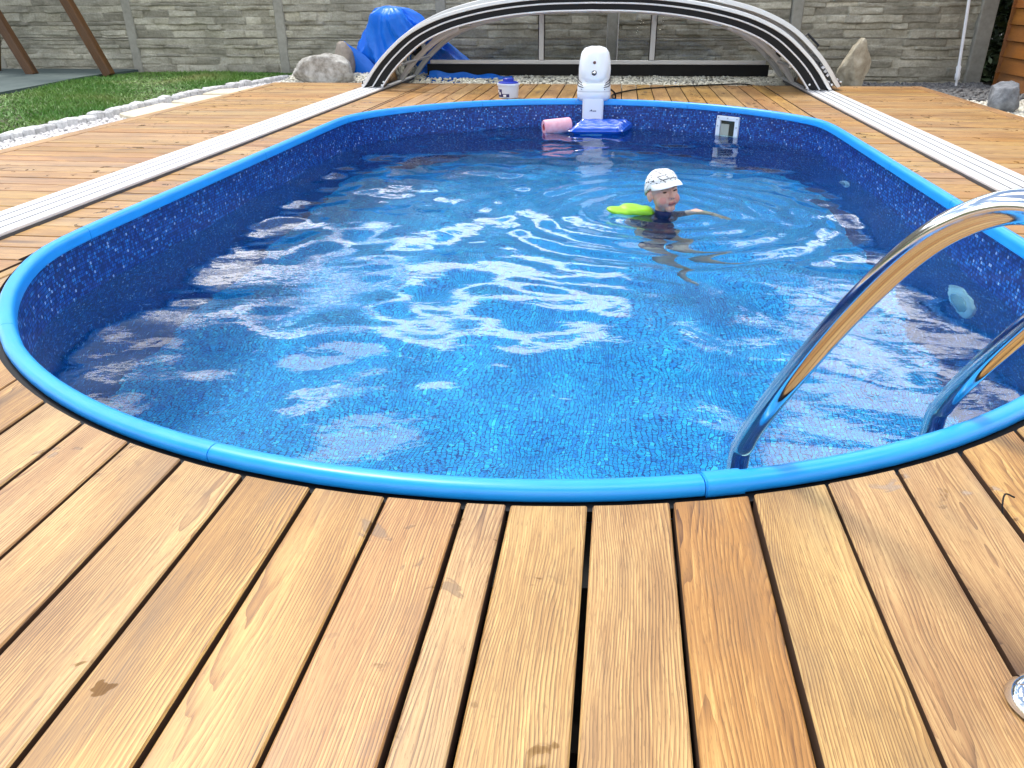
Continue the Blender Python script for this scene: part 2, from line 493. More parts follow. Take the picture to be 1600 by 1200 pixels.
t.set('Base Color', t.ramp(_n, [(.3, (.003, .14, .68)), (.7, (.006, .19, .80))])); t.bump(t.noise(t.obj(), 11, 3, .5, 1.0).outputs['Fac'], .3, .02)
PINK = noisy('pink_foam', [(.35, (.80, .36, .44)), (.7, (.88, .50, .56))], 30, .75, .2, .004)
PINKD = mat('red_foam_inside', (.62, .10, .14), .8)
INFL = mat('blue_vinyl', (.010, .10, .62), .2, spec=.6, Transmission_Weight=.15)
NAVY = noisy('navy_swim_shirt', [(.35, (.008, .012, .06)), (.7, (.016, .024, .11))], 40, .6, .2, .003)
SKIN = mat('skin', (.60, .34, .25), .48, Subsurface_Weight=.15)
SKIN.node_tree.nodes['Principled BSDF'].inputs['Subsurface Radius'].default_value = (.02, .008, .004)
t = NT(SKIN); _n = t.noise(t.obj(), 22, 3).outputs['Fac']
t.set('Base Color', t.ramp(_n, [(.35, (.60, .31, .225)), (.7, (.68, .41, .31))]))
LIP = mat('lips', (.45, .16, .14), .45)
CHEEK = mat('flushed_skin', (.64, .27, .21), .5)
EYE = mat('dark_eye', (.02, .013, .01), .25)
BROW = mat('brow', (.30, .19, .12), .8)
LIME = mat('lime_vinyl', (.28, .62, .02), .35)
CAPM = mat('white_printed_cotton', (.8, .8, .78), .85)
t = NT(CAPM)
_v = t.mapping(t.obj(), (1, 1, 1))
_w1 = t.n('ShaderNodeTexWave', {'Vector': _v, 'Scale': 14, 'Distortion': 3, 'Detail': 2}, wave_type='BANDS', bands_direction='DIAGONAL').outputs['Fac']
_nn = t.noise(_v, 120, 2).outputs['Fac']
_w2 = t.n('ShaderNodeTexWave', {'Vector': t.mapping(t.obj(), (-1, 1, 1.6)), 'Scale': 11, 'Distortion': 4, 'Detail': 2}, wave_type='BANDS', bands_direction='DIAGONAL').outputs['Fac']
_k = t.math('MULTIPLY', t.math('GREATER_THAN', t.math('MAXIMUM', _w1, _w2), .91), t.math('GREATER_THAN', _nn, .48))
t.set('Base Color', t.mix(_k, (.80, .80, .78), (.03, .03, .035)))
CAPW = mat('white_cotton', (.82, .83, .80), .85)
LEAF = noisy('dark_leaves', [(.3, (.012, .03, .008)), (.7, (.035, .07, .02))], 4, .6, 0, space='pos')
BARK = mat('bark', (.06, .045, .03), .9)
ROOF = noisy('roof_felt', [(.3, (.05, .05, .05)), (.7, (.09, .085, .08))], 20, .9, .2)
LBLUE = mat('blue_lid', (.008, .03, .36), .3)
PRINT = mat('navy_print', (.01, .012, .10), .5)
PRINTW = mat('white_print', (.8, .82, .85), .5)
CLOUDY = mat('milky_plastic', (.66, .72, .82), .35, Transmission_Weight=.15)
LENS = mat('lamp_glass', (.75, .85, .88), .1, Transmission_Weight=.5)

# ================================================================== pool outline
WX, Y1, Y2, SN, SF = 1.783, 2.528, 5.923, 1.392, 1.230
def arc_pts(s, n, sign, y0):
    Rr = (WX * WX + s * s) / (2 * s); c = s - Rr
    a0 = math.atan2(-c, WX)
    pts = []
    for i in range(n + 1):
        a = a0 + (math.pi - 2 * a0) * i / n
        pts.append((Rr * math.cos(a), y0 + sign * (c + Rr * math.sin(a))))
    return pts, Rr, c
far, RF, CF = arc_pts(SF, 60, 1, Y2)            # from +x to -x
near, RN, CN = arc_pts(SN, 60, -1, Y1)          # from +x to -x
near = near[::-1]
OUT = []
NS = 20
for i in range(NS): OUT.append((WX, Y1 + (Y2 - Y1) * i / NS))
OUT += far[:-1]
for i in range(NS): OUT.append((-WX, Y2 + (Y1 - Y2) * i / NS))
OUT += near[:-1]
OUT = [Vector((x, y, 0)) for x, y in OUT]
for _ in range(4):
    OUT = [(OUT[i - 1] + OUT[i] * 2 + OUT[(i + 1) % len(OUT)]) / 4 if abs(abs(OUT[i].x) - WX) < .5 else OUT[i] for i in range(len(OUT))]
NO = len(OUT)
NRM = []
for i in range(NO):
    a, b, c = OUT[i - 1], OUT[i], OUT[(i + 1) % NO]
    t1 = (b - a).normalized(); t2 = (c - b).normalized()
    n = Vector(((t1 + t2).y, -(t1 + t2).x, 0)).normalized()
    k = 1 / max(.6, n.dot(Vector((t1.y, -t1.x, 0))))
    NRM.append(n * k)                            # outward
def offset(d): return [p + n * d for p, n in zip(OUT, NRM)]
def _edge(sel, d):
    q = sorted((p.x, p.y) for p in offset(d) if sel(p))
    return [v[0] for v in q], [v[1] for v in q]
_cache = {}
def near_y(x, d=0.0):                            # edge of the pool (near end) at x, pushed out by d
    if ('n', d) not in _cache: _cache['n', d] = _edge(lambda p: p.y < Y1 + .02, d)
    return float(np.interp(x, *_cache['n', d]))
def far_y(x, d=0.0):
    if ('f', d) not in _cache: _cache['f', d] = _edge(lambda p: p.y > Y2 - .02, d)
    return float(np.interp(x, *_cache['f', d]))
def side_x(y, d=0.0):
    if ('s', d) not in _cache:
        q = sorted((p.y, p.x) for p in offset(d) if p.x > .6)
        _cache['s', d] = ([v[0] for v in q], [v[1] for v in q])
    return float(np.interp(y, *_cache['s', d]))

ZW = -0.212       # water level
ZF = -1.30        # pool floor

# ================================================================== ground
o1 = offset(.05)
ring2 = []
for p in o1:
    d = (p - Vector((0, 4.2, 0)))
    a = math.atan2(d.y, d.x)
    ring2.append(Vector((math.cos(a) * 400, 4.2 + math.sin(a) * 400, 0)))
gm = MB(); gm.loft([[p + Vector((0, 0, -.16)) for p in o1], [p + Vector((0, 0, -.16)) for p in ring2]], caps=False)
tag(gm.build('ground', SOIL), kind='structure')

def sheet(name, pts, z, m, kind='structure', thick=.0, **k):
    b = MB(); n = len(pts)
    if thick:
        b.add([(x, y, z) for x, y in pts] + [(x, y, z - thick) for x, y in pts], [tuple(range(n))] + [((i + 1) % n, i, n + i, n + (i + 1) % n) for i in range(n)])
    else:
        b.add([(x, y, z) for x, y in pts], [tuple(range(n))])
    return tag(b.build(name, m), kind=kind, **k)

def kerb_x(y):                                   # lawn edge
    if y < 8.3: return -3.98
    return -3.98 + .30 * (y - 8.3) ** 1.6 * .55
# lawn
lp = [(-16, 2.0), (kerb_x(2) - .08, 2.0)] + [(kerb_x(y) - .08, y) for y in np.linspace(3, 10.1, 20)] + [(-16, 10.32)]
sheet('lawn', lp, -.035, LAWN)
# gravel beds
sheet('gravel_bed', [(-4.05, 1.5), (-3.44, 1.5), (-3.44, 8.57), (2.2, 8.57), (2.2, 10.12), (-3.3, 10.2), (-3.72, 9.6), (-4.05, 8.3)], -.075, SUBW)
sheet('dark_gravel_bed', [(2.2, 8.57), (3.27, 8.57), (3.27, 0), (4.4, 0), (4.4, 10.2), (2.2, 10.12)], -.115, SUBD)

# play mat
sheet('rubber_mat', [(-13, 6.0), (-5.85, 7.4), (-5.95, 8.2), (-6.1, 9.2), (-6.0, 10.26), (-13, 10.38)], -.004, MATG, kind=None, thick=.03,
      label='grey-green rubber play mat under the leaning wooden swing posts', cat='mat')

# grass blades (countless)
def grass(name, n, label):
    xs = rng.uniform(-9.8, -3.7, n); ys = rng.uniform(3.6, 10.15, n)
    kx = np.array([kerb_x(y) for y in ys]) - .07
    ok = xs < kx
    mx = np.interp(ys, [6.0, 7.4, 8.2, 9.2, 10.3], [-13, -5.85, -5.95, -6.1, -6.0])
    ok &= ~((xs < mx + .02) & (ys > 6.0 + (xs + 13) * .1958))
    # further from the camera the blades stand less dense
    xs, ys = xs[ok], ys[ok]; n = len(xs)
    h = rng.uniform(.012, .036, n) * (1 + .5 * np.sin(xs * 3.1 + ys * 2.3)); a = rng.uniform(0, 6.283, n); w = rng.uniform(.004, .008, n)
    lx = rng.normal(0, .022, n); ly = rng.normal(0, .022, n)
    V = np.zeros((n, 3, 3))
    V[:, 0] = np.c_[xs - np.cos(a) * w, ys - np.sin(a) * w, np.full(n, -.036)]
    V[:, 1] = np.c_[xs + np.cos(a) * w, ys + np.sin(a) * w, np.full(n, -.036)]
    V[:, 2] = np.c_[xs + lx, ys + ly, -.036 + h]
    me = np_mesh(name, V.reshape(-1, 3), np.arange(3 * n).reshape(-1, 3))
    return tag(link(name, me, GRASS), label, 'grass', kind='stuff')
grass('grass', 130000, 'short green lawn with dry yellowish tips beside the pale kerb')

# pebbles
_bm = bmesh.new(); bmesh.ops.create_icosphere(_bm, subdivisions=1, radius=1)
ICO_V = np.array([v.co[:] for v in _bm.verts]); ICO_F = np.array([[v.index for v in f.verts] for f in _bm.faces]); _bm.free()
def pebbles(name, region, n, size, z, m, label, box):
    x = rng.uniform(box[0], box[1], n * 2); y = rng.uniform(box[2], box[3], n * 2)
    ok = np.array([region(a, b) for a, b in zip(x, y)]); x = x[ok][:n]; y = y[ok][:n]; n = len(x)
    sc = rng.uniform(*size, (n, 1)) * rng.uniform(.7, 1.25, (n, 3)) * np.array([1, 1, .62])
    ang = rng.uniform(0, 6.283, n); ca, sa = np.cos(ang)[:, None], np.sin(ang)[:, None]
    V = ICO_V[None] * sc[:, None] * rng.uniform(.82, 1.18, (n, len(ICO_V), 1))
    V = np.stack([V[..., 0] * ca - V[..., 1] * sa, V[..., 0] * sa + V[..., 1] * ca, V[..., 2]], -1)
    zz_ = z(x, y) if callable(z) else z
    V += np.stack([x, y, zz_ + rng.uniform(-.3, .5, n) * sc[:, 2]], -1)[:, None]
    Fc = ICO_F[None] + (np.arange(n) * len(ICO_V))[:, None, None]
    me = np_mesh(name, V.reshape(-1, 3), Fc.reshape(-1, 3))
    return tag(link(name, me, m), label, 'gravel', kind='stuff')
pebbles('gravel', lambda x, y: kerb_x(y) + .04 < x < -3.45, 4200, (.011, .021), -.068, PEBW, 'white pebble strip between the plank deck and the lawn kerb', (-4.0, -3.2, 3.4, 10.0))
pebbles('gravel', lambda x, y: x > kerb_x(y) + .05 and y < 10.1 and not (-1.9 < x < -.88 and 9.14 < y < 9.3), 9000, (.012, .024), (lambda x, y: -.055 + np.clip(y - 8.62, 0, .7) * .11), PEBC, 'cream pebble bed behind the deck in front of the fence', (-3.5, 2.2, 8.58, 10.1))
pebbles('gravel', lambda x, y: (y > 8.6 or x > 3.29) and y < 10.0 and not (x > 3.25 and y < 8.3), 3200, (.014, .032), -.105, PEBD, 'dark slate pebbles along the fence behind the far right deck corner', (2.2, 4.36, 8.0, 10.05))
pebbles('gravel', lambda x, y: x > 3.29, 3000, (.014, .03), -.105, PEBC, 'mixed cream pebbles between the right deck edge and the shed', (3.28, 4.36, 5.6, 8.3))

# kerb of small granite setts
kerb = tag(empty('kerb', (-3.98, 2, -.16)), kind='structure')
y = 3.0
kv = []
for s in range(4):
    b = MB(); b.box((0, 0, 0), (.095, .115, .13), bev=.012)
    b.V = [(v[0] + .008 * fbm(v[0] * 20 + s, v[1] * 20, v[2] * 20), v[1] + .008 * fbm(v[0] * 20, v[1] * 20 + s * 3, v[2] * 20), v[2] + .012 * fbm(v[0] * 15, v[1] * 15, s * 5.1)) for v in b.V]
    me = mesh_from('kerb_stone', b.V, b.F); me.materials.append(KERB); kv.append(me)
while y < 10.05:
    kx = kerb_x(y); k2 = kerb_x(y + .12)
    a = math.atan2(k2 - kx, .12)
    o = link('kerb_stone', random.choice(kv))
    o.parent = kerb
    o.location = (kx + random.uniform(-.012, .012) + 3.98, y - 2, -.078 + random.uniform(-.010, .012) + .16)
    o.rotation_euler = (random.uniform(-.06, .06), random.uniform(-.06, .06), -a + random.uniform(-.08, .08))
    y += .122 * math.cos(a) if a < 1.2 else .05

# stepping stones
def flag(pts, label, z=-.03):
    cx = sum(p[0] for p in pts) / len(pts); cy = sum(p[1] for p in pts) / len(pts)
    fine = []
    for i in range(len(pts)):
        a, b = pts[i], pts[(i + 1) % len(pts)]
        for k in range(5):
            f = k / 5
            q = (a[0] + (b[0] - a[0]) * f, a[1] + (b[1] - a[1]) * f)
            fine.append((q[0] - cx + .022 * fbm(q[0] * 7, q[1] * 7, 1), q[1] - cy + .022 * fbm(q[0] * 7, q[1] * 7, 5)))
    n = len(fine)
    b = MB()
    b.loft([[(x, y, -.04) for x, y in fine], [(x, y, -.006) for x, y in fine], [(x * .97, y * .97, 0) for x, y in fine]])
    o = b.build('stepping_stone', FLAG, loc=(cx, cy, z))
    return tag(o, label, 'stone', 'flat stepping stones in the white pebble strip')
flag([(-3.84, 6.28), (-3.50, 6.05), (-3.47, 6.55), (-3.50, 6.92), (-3.86, 7.0)], 'nearest and largest beige flagstone in the white pebbles')
flag([(-3.84, 7.12), (-3.52, 6.98), (-3.48, 7.35), (-3.50, 7.72), (-3.84, 7.62)], 'middle beige flagstone in the white pebbles beside the deck')
flag([(-3.86, 7.76), (-3.52, 7.82), (-3.48, 8.1), (-3.56, 8.32), (-3.88, 8.2)], 'farthest beige flagstone in the white pebbles, towards the boulder')

# ================================================================== deck
PW = .1365; PITCH = .145; PT = .040
RIN, ROUT = 2.015, 2.265            # guide rails inner / outer x
DL, DR, DF = -3.445, 3.265, 8.60    # deck edges
jm = MB()
for x in np.arange(DL + .06, DR, .43):
    for (a, b) in ([(-1.0, DF - .04)] if abs(x) > 1.92 else [(-1.0, near_y(x, .1)), (far_y(x, .1), DF - .04)]):
        jm.box((x, (a + b) / 2, -PT - .045), (.045, b - a, .07))
for yy in list(np.arange(-.9, 1.0, .4)) + [7.5, 8.0, 8.5]:
    jm.box((0, yy, -PT - .048), (3.4, .045, .06))
deck = tag(jm.build('deck', JOIST), kind='structure')

def plank_mesh(L, Wd, tail=None, head=None):
    """board along local x from 0 to L, local y across; ends may be curves y->x"""
    c = .0028; n = 7
    ys = [-Wd / 2, -Wd / 2 + c] + [(-Wd / 2 + c) + (Wd - 2 * c) * k / n for k in range(1, n)] + [Wd / 2 - c, Wd / 2]
    if tail is None and head is None:
        ys = [-Wd / 2, -Wd / 2 + c, Wd / 2 - c, Wd / 2]
    x0 = [tail(q) if tail else 0.0 for q in ys]
    x1 = [head(q) if head else L for q in ys]
    zs = [-c] + [0] * (len(ys) - 2) + [-c]
    b = MB(); m = len(ys)
    A = [(x0[i], ys[i], zs[i]) for i in range(m)]; B = [(x1[i], ys[i], zs[i]) for i in range(m)]
    A2 = [(x0[i], ys[i], -PT) for i in range(m)]; B2 = [(x1[i], ys[i], -PT) for i in range(m)]
    b.add(A + B + A2 + B2, [(i, m + i, m + i + 1, i + 1) for i in range(m - 1)] +
          [(0, 2 * m, 3 * m, m), (m - 1, 2 * m - 1, 4 * m - 1, 3 * m - 1)] +
          [(i, i + 1, 2 * m + i + 1, 2 * m + i) for i in range(m - 1)] + [(m + i + 1, m + i, 3 * m + i, 3 * m + i + 1) for i in range(m - 1)])
    me = mesh_from('plank', b.V, b.F); me.materials.append(WOOD); me.materials.append(GAPSHADE)
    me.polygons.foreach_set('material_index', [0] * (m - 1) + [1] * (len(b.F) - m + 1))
    return me
def put(me, x, y, rz):
    o = link('plank', me); o.parent = deck
    o.location = (x, y, random.uniform(-.0012, .0012)); o.rotation_euler = (random.uniform(-.002, .002), 0, rz + random.uniform(-.0006, .0006))
    return o
GAP = .016
# near boards (run along y), boundaries measured from the photograph
bounds = [.128 + PITCH * k for k in range(0, 12)]
left = [.048 - PITCH * k for k in range(0, 13)]
cells = [(a, a + PITCH) for a in bounds if a + PITCH < 1.74] + [(.048, .128)] + [(a - PITCH, a) for a in left if a - PITCH > -1.74]
xr = max(b for a, b in cells); xl = min(a for a, b in cells)
if 1.742 - xr > .02: cells.append((xr, 1.742))
if xl + 1.742 > .02: cells.append((-1.742, xl))
for (a, b) in cells:
    cx = (a + b) / 2; w = b - a - .0088
    y0 = -1.05
    # local x along +y after rotation 90deg; local y -> -x
    me = plank_mesh(0, w, None, lambda q, cx=cx: near_y(cx - q, GAP) - y0)
    put(me, cx, y0, math.pi / 2)
# far boards
fb = -.698 + .0; k0 = int((-1.742 - fb) / PITCH) - 1
xs = [max(-1.742, min(1.742, fb + PITCH * k)) for k in range(k0, k0 + 27)]
xs = sorted(set(round(v, 4) for v in xs))
for a, b in zip(xs[:-1], xs[1:]):
    if b - a < .02: continue
    cx = (a + b) / 2; w = b - a - .0088
    me = plank_mesh(DF - 6, w, lambda q, cx=cx: far_y(cx - q, GAP) - 6.0, None)
    put(me, cx, 6.0, math.pi / 2)
# side boards (run along x)
shared = {}
def side(L):
    k = round(L, 3)
    if k not in shared: shared[k] = plank_mesh(L, PW)
    return shared[k]
yy = DF - PITCH / 2
while yy > .15:
    xin = round(max(1.748, max(side_x(yy + q, GAP) for q in (-.06, 0, .06))), 3)
    put(side(RIN - xin - .004), xin, yy, 0)
    put(side(RIN - xin - .004), -(RIN - .004), yy, 0)
    put(side(DR - .105 - ROUT - .006), ROUT + .004, yy, 0)
    put(side(-DL - .105 - ROUT - .006), DL + .105 + .002, yy, 0)
    yy -= PITCH
for x0 in (DL + .05, DR - .05):
    me = plank_mesh(DF + .6, .096)
    put(me, x0, -.6, math.pi / 2)

# ================================================================== swimming pool
pool = empty('swimming_pool', (0, 4.2, ZF))
tag(pool, 'oval blue mosaic-lined pool with a bright blue plastic rim sunk in the deck', 'pool')
def rel(v): return Vector(v) - Vector((0, 4.2, ZF))
# liner wall with uv in metres
wall_pts = offset(-.030)
sl = [0.0]
for i in range(NO): sl.append(sl[-1] + (wall_pts[(i + 1) % NO] - wall_pts[i]).length)
def uv_mesh(name, V, Fc, UVs, smooth):
    me = mesh_from(name, V, Fc, smooth)
    ul = me.uv_layers.new(name='UVMap')
    flat = [c for f in UVs for uv in f for c in uv]
    ul.data.foreach_set('uv', flat)
    return me
V = []; Fc = []; UVs = []
zl = [.004, ZF]
for i in range(NO):
    p = wall_pts[i]
    V += [rel((p.x, p.y, zl[0])), rel((p.x, p.y, zl[1]))]
for i in range(NO):
    j = (i + 1) % NO
    Fc.append((2 * i, 2 * i + 1, 2 * j + 1, 2 * j))
    UVs.append(((sl[i], zl[0]), (sl[i], zl[1]), (sl[i + 1], zl[1]), (sl[i + 1], zl[0])))
# no skimmer hole is cut; a dark sheet stands in for it
me = uv_mesh('pool_wall', V, Fc, UVs, True); me.materials.append(LINER_SHADED)
link('wall_liner', me, None, pool)
me = uv_mesh('pool_floor', [rel((p.x, p.y, ZF)) for p in wall_pts], [tuple(range(NO))], [[(p.x, p.y) for p in wall_pts]], False)
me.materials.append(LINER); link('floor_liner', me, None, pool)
# outer shell so that no light leaks in behind the liner
b = MB(); op = offset(.02)
b.loft([[rel((p.x, p.y, -.035)) for p in op], [rel((p.x, p.y, ZF - .03)) for p in op]], caps=False)
b.add([rel((p.x, p.y, ZF - .03)) for p in op], [tuple(range(NO))])
b.build('steel_shell', RUBBER, pool)
# rim segments
prof = [(.004, -.006), (.002, .006), (.004, .014), (.010, .020), (.018, .023), (.031, .023), (.041, .019), (.046, .011), (.048, .002), (.048, -.022), (.043, -.026), (.039, -.014), (.014, -.014)]
def seg_rim(i0, i1, name='rim_segment', grow=0.0, trim=.0012):
    ids = list(range(i0, i1 + 1))
    P = [OUT[i % NO].copy() for i in ids]; N = [NRM[i % NO] for i in ids]
    d0 = (P[1] - P[0]).normalized(); d1 = (P[-1] - P[-2]).normalized()
    P[0] += d0 * trim; P[-1] -= d1 * trim
    b = MB(); rings = []
    for p, n in zip(P, N):
        rings.append([rel(p - n * (u + (-grow if u < .022 else grow)) + Vector((0, 0, z + (grow if z > .003 else -grow)))) for u, z in prof])
    b.loft(rings)
    return b.build(name, RIM, pool, smooth=50)
def nearest(x, y):
    return min(range(NO), key=lambda i: (OUT[i].x - x) ** 2 + (OUT[i].y - y) ** 2)
js = sorted(set(nearest(*q) for q in [(-1.75, 2.68), (-1.40, 1.75), (-.49, 1.16), (.50, 1.15), (1.45, 1.8), (1.783, 3.5), (1.783, 4.46), (1.783, 5.923), (.9, 6.98), (-.05, 7.15), (-.9, 6.98), (-1.783, 5.923), (-1.783, 4.44)]))
for a, c in zip(js, js[1:] + [js[0] + NO]): seg_rim(a, c)
cc = nearest(.52, 1.155)
seg_rim(cc, cc + 1, 'rim_connector', .0022, .004)
cc = nearest(-1.40, 1.75)
# black edging under the rim, its darkness standing in for the rim's shadow
b = MB(); e0 = offset(.018); e1 = offset(-.018)
b.loft([[rel((p.x, p.y, -.034)) for p in e0], [rel((p.x, p.y, -.012)) for p in e0], [rel((p.x, p.y, -.012)) for p in e1]], caps=False)
b.build('rim_shadow_edging', RUBBER, pool)
# screws on rim joints
for j in js[:6]:
    p = OUT[j % NO] - NRM[j % NO] * .023
    b = MB(); b.lathe([(.0045, 0), (.0045, .0015), (.002, .0022), (0, .0022)], 10, (0, 0, 0))
    q = p + (OUT[(j + 1) % NO] - OUT[j % NO]).normalized() * .03
    b.build('rim_screw', ALUG, pool, loc=rel((q.x, q.y, .0226)))

# skimmer (frame with opening in the far wall)
i = nearest(1.235, 6.80)
sp = wall_pts[i]; sn = NRM[i].normalized()          # outward
ang = math.atan2(sn.y, sn.x) - math.pi / 2          # local y -> outward
sk = empty('skimmer', rel((sp.x, sp.y, 0)), (0, 0, ang)); 
sk.parent = pool
# skimmer is a part: replace the Empty by a frame mesh that parents the details
bpy.data.objects.remove(sk)
b = MB(); fw, fh, fi = .205, .20, .035; zc = -.155
b.box((0, -.012, zc + fh / 2 - fi / 2), (fw, .02, fi), bev=.003); b.box((0, -.012, zc - fh / 2 + fi / 2), (fw, .02, fi), bev=.003)
b.box((-fw / 2 + fi / 2, -.0121, zc), (fi, .0196, fh - 2 * fi), bev=.0); b.box((fw / 2 - fi / 2, -.0121, zc), (fi, .0196, fh - 2 * fi), bev=.0)
skf = b.build('skimmer_frame', WHITEP, pool, loc=rel((sp.x, sp.y, 0)), rot=(0, 0, ang))
b = MB(); w2, h2 = fw / 2 - fi, fh / 2 - fi       # flat dark sheet on the wall, painting the shade inside the opening
b.add([(-w2, -.004, zc - h2), (w2, -.004, zc - h2), (w2, -.004, zc + h2), (-w2, -.004, zc + h2)], [(0, 1, 2, 3)])
b.build('skimmer_throat_shade', mat('dark_olive_shade', (.035, .035, .02), .7), skf)
b = MB(); b.box((-.025, -.009, zc - .012), (.075, .006, .10)); b.build('skimmer_flap', mat('cream_flap', (.42, .42, .34), .5), skf)
for (sx, sz) in [(-.085, .085), (0, .085), (.085, .085), (-.086, .02), (.086, .02)]:
    b = MB(); b.lathe([(.006, 0), (.006, .002), (0, .003)], 10, M=Matrix.Rotation(rad(90), 3, 'X'))
    b.build('screw', ALUG, skf, loc=(sx, -.0222, zc + sz))
# inlet nozzle and lamp on the right wall
def wall_fit(name, y, z, r, m1, m2):
    b = MB(); Mx = Matrix.Rotation(rad(-90), 3, 'Y')
    b.lathe([(r, 0), (r, .012), (r * .9, .02), (r * .62, .022)], 24, M=Mx)
    o = b.build(name, m1, pool, smooth=True, loc=rel((WX - .031, y, z)))
    c = MB(); c.lathe([(r * .62, .0), (r * .60, .026), (r * .4, .036), (0, .04)], 24, M=Mx)
    c.build(name.split('_')[0] + '_lens', m2, o, smooth=True)
wall_fit('nozzle_flange', 5.15, -.40, .062, WHITEP, GREYP)
wall_fit('lamp_flange', 3.25, -.62, .135, WHITEP, LENS)

# ================================================================== water
CH = Vector((.545, 4.12, 0))       # the child
dx = .018
gx = np.arange(-WX - .03, WX + .04, dx); gy = np.arange(Y1 - SN - .03, Y2 + SF + .04, dx)
X, Y = np.meshgrid(gx, gy)
H = np.zeros_like(X)
wr = np.random.default_rng(21)
for lam, slope, cnt in ((1.3, .015, 4), (.75, .021, 6), (.42, .022, 9), (.24, .014, 11), (.13, .008, 14)):
    for q in range(cnt):
        l = lam * wr.uniform(.75, 1.3); k = 2 * math.pi / l
        th = wr.normal(math.pi / 2, .75) if q % 3 else wr.uniform(0, math.pi)
        ph = wr.uniform(0, 6.283)
        env = 1 + .55 * np.sin(X * wr.uniform(.5, 1.5) + Y * wr.uniform(.5, 1.8) + wr.uniform(0, 6.28))
        H += slope / k * env * np.sin(k * (X * math.cos(th) + Y * math.sin(th)) + ph + .5 * np.sin(1.3 * X + ph) + .4 * np.sin(1.7 * Y))
calm = .42 + .58 * np.clip((Y - 1.5) / 1.9, 0, 1)
rr = np.hypot(X - CH.x, Y - CH.y)
H *= calm * 1.08 * (1 - .55 * np.exp(-(rr / .8) ** 2))
H += .0062 * np.cos(2 * math.pi * rr / .19 - 1.0 + .5 * np.sin(3 * np.arctan2(Y - CH.y, X - CH.x))) * np.exp(-((rr - .60) / .45) ** 2)
H += .004 * np.cos(2 * math.pi * rr / .26) * np.exp(-rr / .7)
lim = .014
H = lim * np.tanh(H / lim)
ny, nx = X.shape
Vw = np.c_[X.ravel(), Y.ravel(), (H + ZW).ravel()]
idx = np.arange(ny * nx).reshape(ny, nx)
Q = np.stack([idx[:-1, :-1], idx[:-1, 1:], idx[1:, 1:], idx[1:, :-1]], -1).reshape(-1, 4)
cxy = Vw[Q].mean(1)
def inside(px, py, d):
    dn = np.hypot(px, py - (Y1 - CN)) - (RN + d); df = np.hypot(px, py - (Y2 + CF)) - (RF + d)
    return np.where(py > Y2, df < 0, np.where(py < Y1, dn < 0, np.abs(px) < WX + d))
Q = Q[inside(cxy[:, 0], cxy[:, 1], -.012)]
used, inv = np.unique(Q.ravel(), return_inverse=True)
me = np_mesh('water', Vw[used], inv.reshape(-1, 4), True)
tag(link('water', me, WATER), kind='structure')

# ================================================================== guide rails
GROOVESHADE = mat('grey_groove_shade', (.05, .052, .055), .6)
def guide_rail(cx, label):
    r = empty('guide_rail', (cx, 3.9, 0)); tag(r, label, 'rail', 'aluminium guide rails beside the pool')
    L0, L1 = -.6, 9.25
    b = MB(); b.box((0, (L0 + L1) / 2 - 3.9, -.006), (.25, L1 - L0, .030)); b.build('base', mat('rail_groove_grey', (.09, .09, .095), .5, metal=.3), r)
    for k in range(4):
        w = .0545
        x = -.125 + .0625 * (k + .5)
        b = MB(); b.box((x, (L0 + L1) / 2 - 3.9, .0165), (w, L1 - L0, .015), bev=.003)
        tr = b.build('track', ALUW, r)
    for k in range(1, 4):
        b = MB(); b.box((-.125 + .0625 * k, (L0 + L1) / 2 - 3.9, .0165), (.0055, L1 - L0, .0145)); b.build('groove_shade_strip', GROOVESHADE, r)  # dark strips standing in for the shade in the grooves
    for yy in (-1.6, .9, 3.2):
        for s in (-.02, .02):
            b = MB(); b.lathe([(.005, 0), (.005, .002), (0, .0028)], 10)
            b.build('rail_screw', ALUG, r, loc=(.03, yy + s, .0242))
    return r
guide_rail(-(RIN + ROUT) / 2, 'long white guide rail on the deck between lawn and pool')
guide_rail((RIN + ROUT) / 2, 'long white guide rail on the deck between shed side and pool')

# ================================================================== pool enclosure
ARCH = [(0, 1), (.22, .985), (.42, .925), (.595, .822), (.71, .71), (.80, .575), (.885, .38), (.945, .205), (1.0, 0)]
def arch(a, h, cx=0.0, z0=.028):
    half = catmull([(x, z, 0) for x, z in ARCH], 5)
    R_ = [(cx + p.x * a, z0 + p.y * h) for p in half]
    L_ = [(cx - p.x * a, z0 + p.y * h) for p in half[1:]]
    return L_[::-1] + R_
def arch_n(P):
    out = []
    for i in range(len(P)):
        a = P[max(i - 1, 0)]; b = P[min(i + 1, len(P) - 1)]
        t_ = Vector((b[0] - a[0], b[1] - a[1])).normalized()
        out.append(Vector((-t_.y, t_.x)))     # up / outwards for left->right traversal
    return out
enc = empty('pool_enclosure', (0, 8.5, .028))
tag(enc, 'low arched sliding pool cover with clear panes and silver and black arches', 'pool cover')
E0 = Vector((0, 8.5, .028))
def arch_bar(name, a, h, y0, y1, t0, t1, m, cx=0.0, parent=None, bev=.004):
    P = arch(a, h, cx); N = arch_n(P); rings = []
    for (p, n) in zip(P, N):
        q = [(t1, y0 + bev), (t1 - bev, y0), (t0 + bev, y0), (t0, y0 + bev), (t0, y1), (t1, y1)]
        rings.append([Vector((p[0] + n.x * d, yy, max(.026, p[1] + n.y * d))) - E0 for d, yy in q])
    b = MB(); b.loft(rings)
    return b.build(name, m, parent or enc, smooth=35)
def skin(name, a, h, y0, y1, cx, parent, panes=1):
    P = arch(a, h, cx); b = MB()
    b.loft([[Vector((p[0], y0, p[1])) - E0 for p in P], [Vector((p[0], y1, p[1])) - E0 for p in P]], caps=False, closed=False)
    return b.build(name, CLEAR, parent, smooth=True)
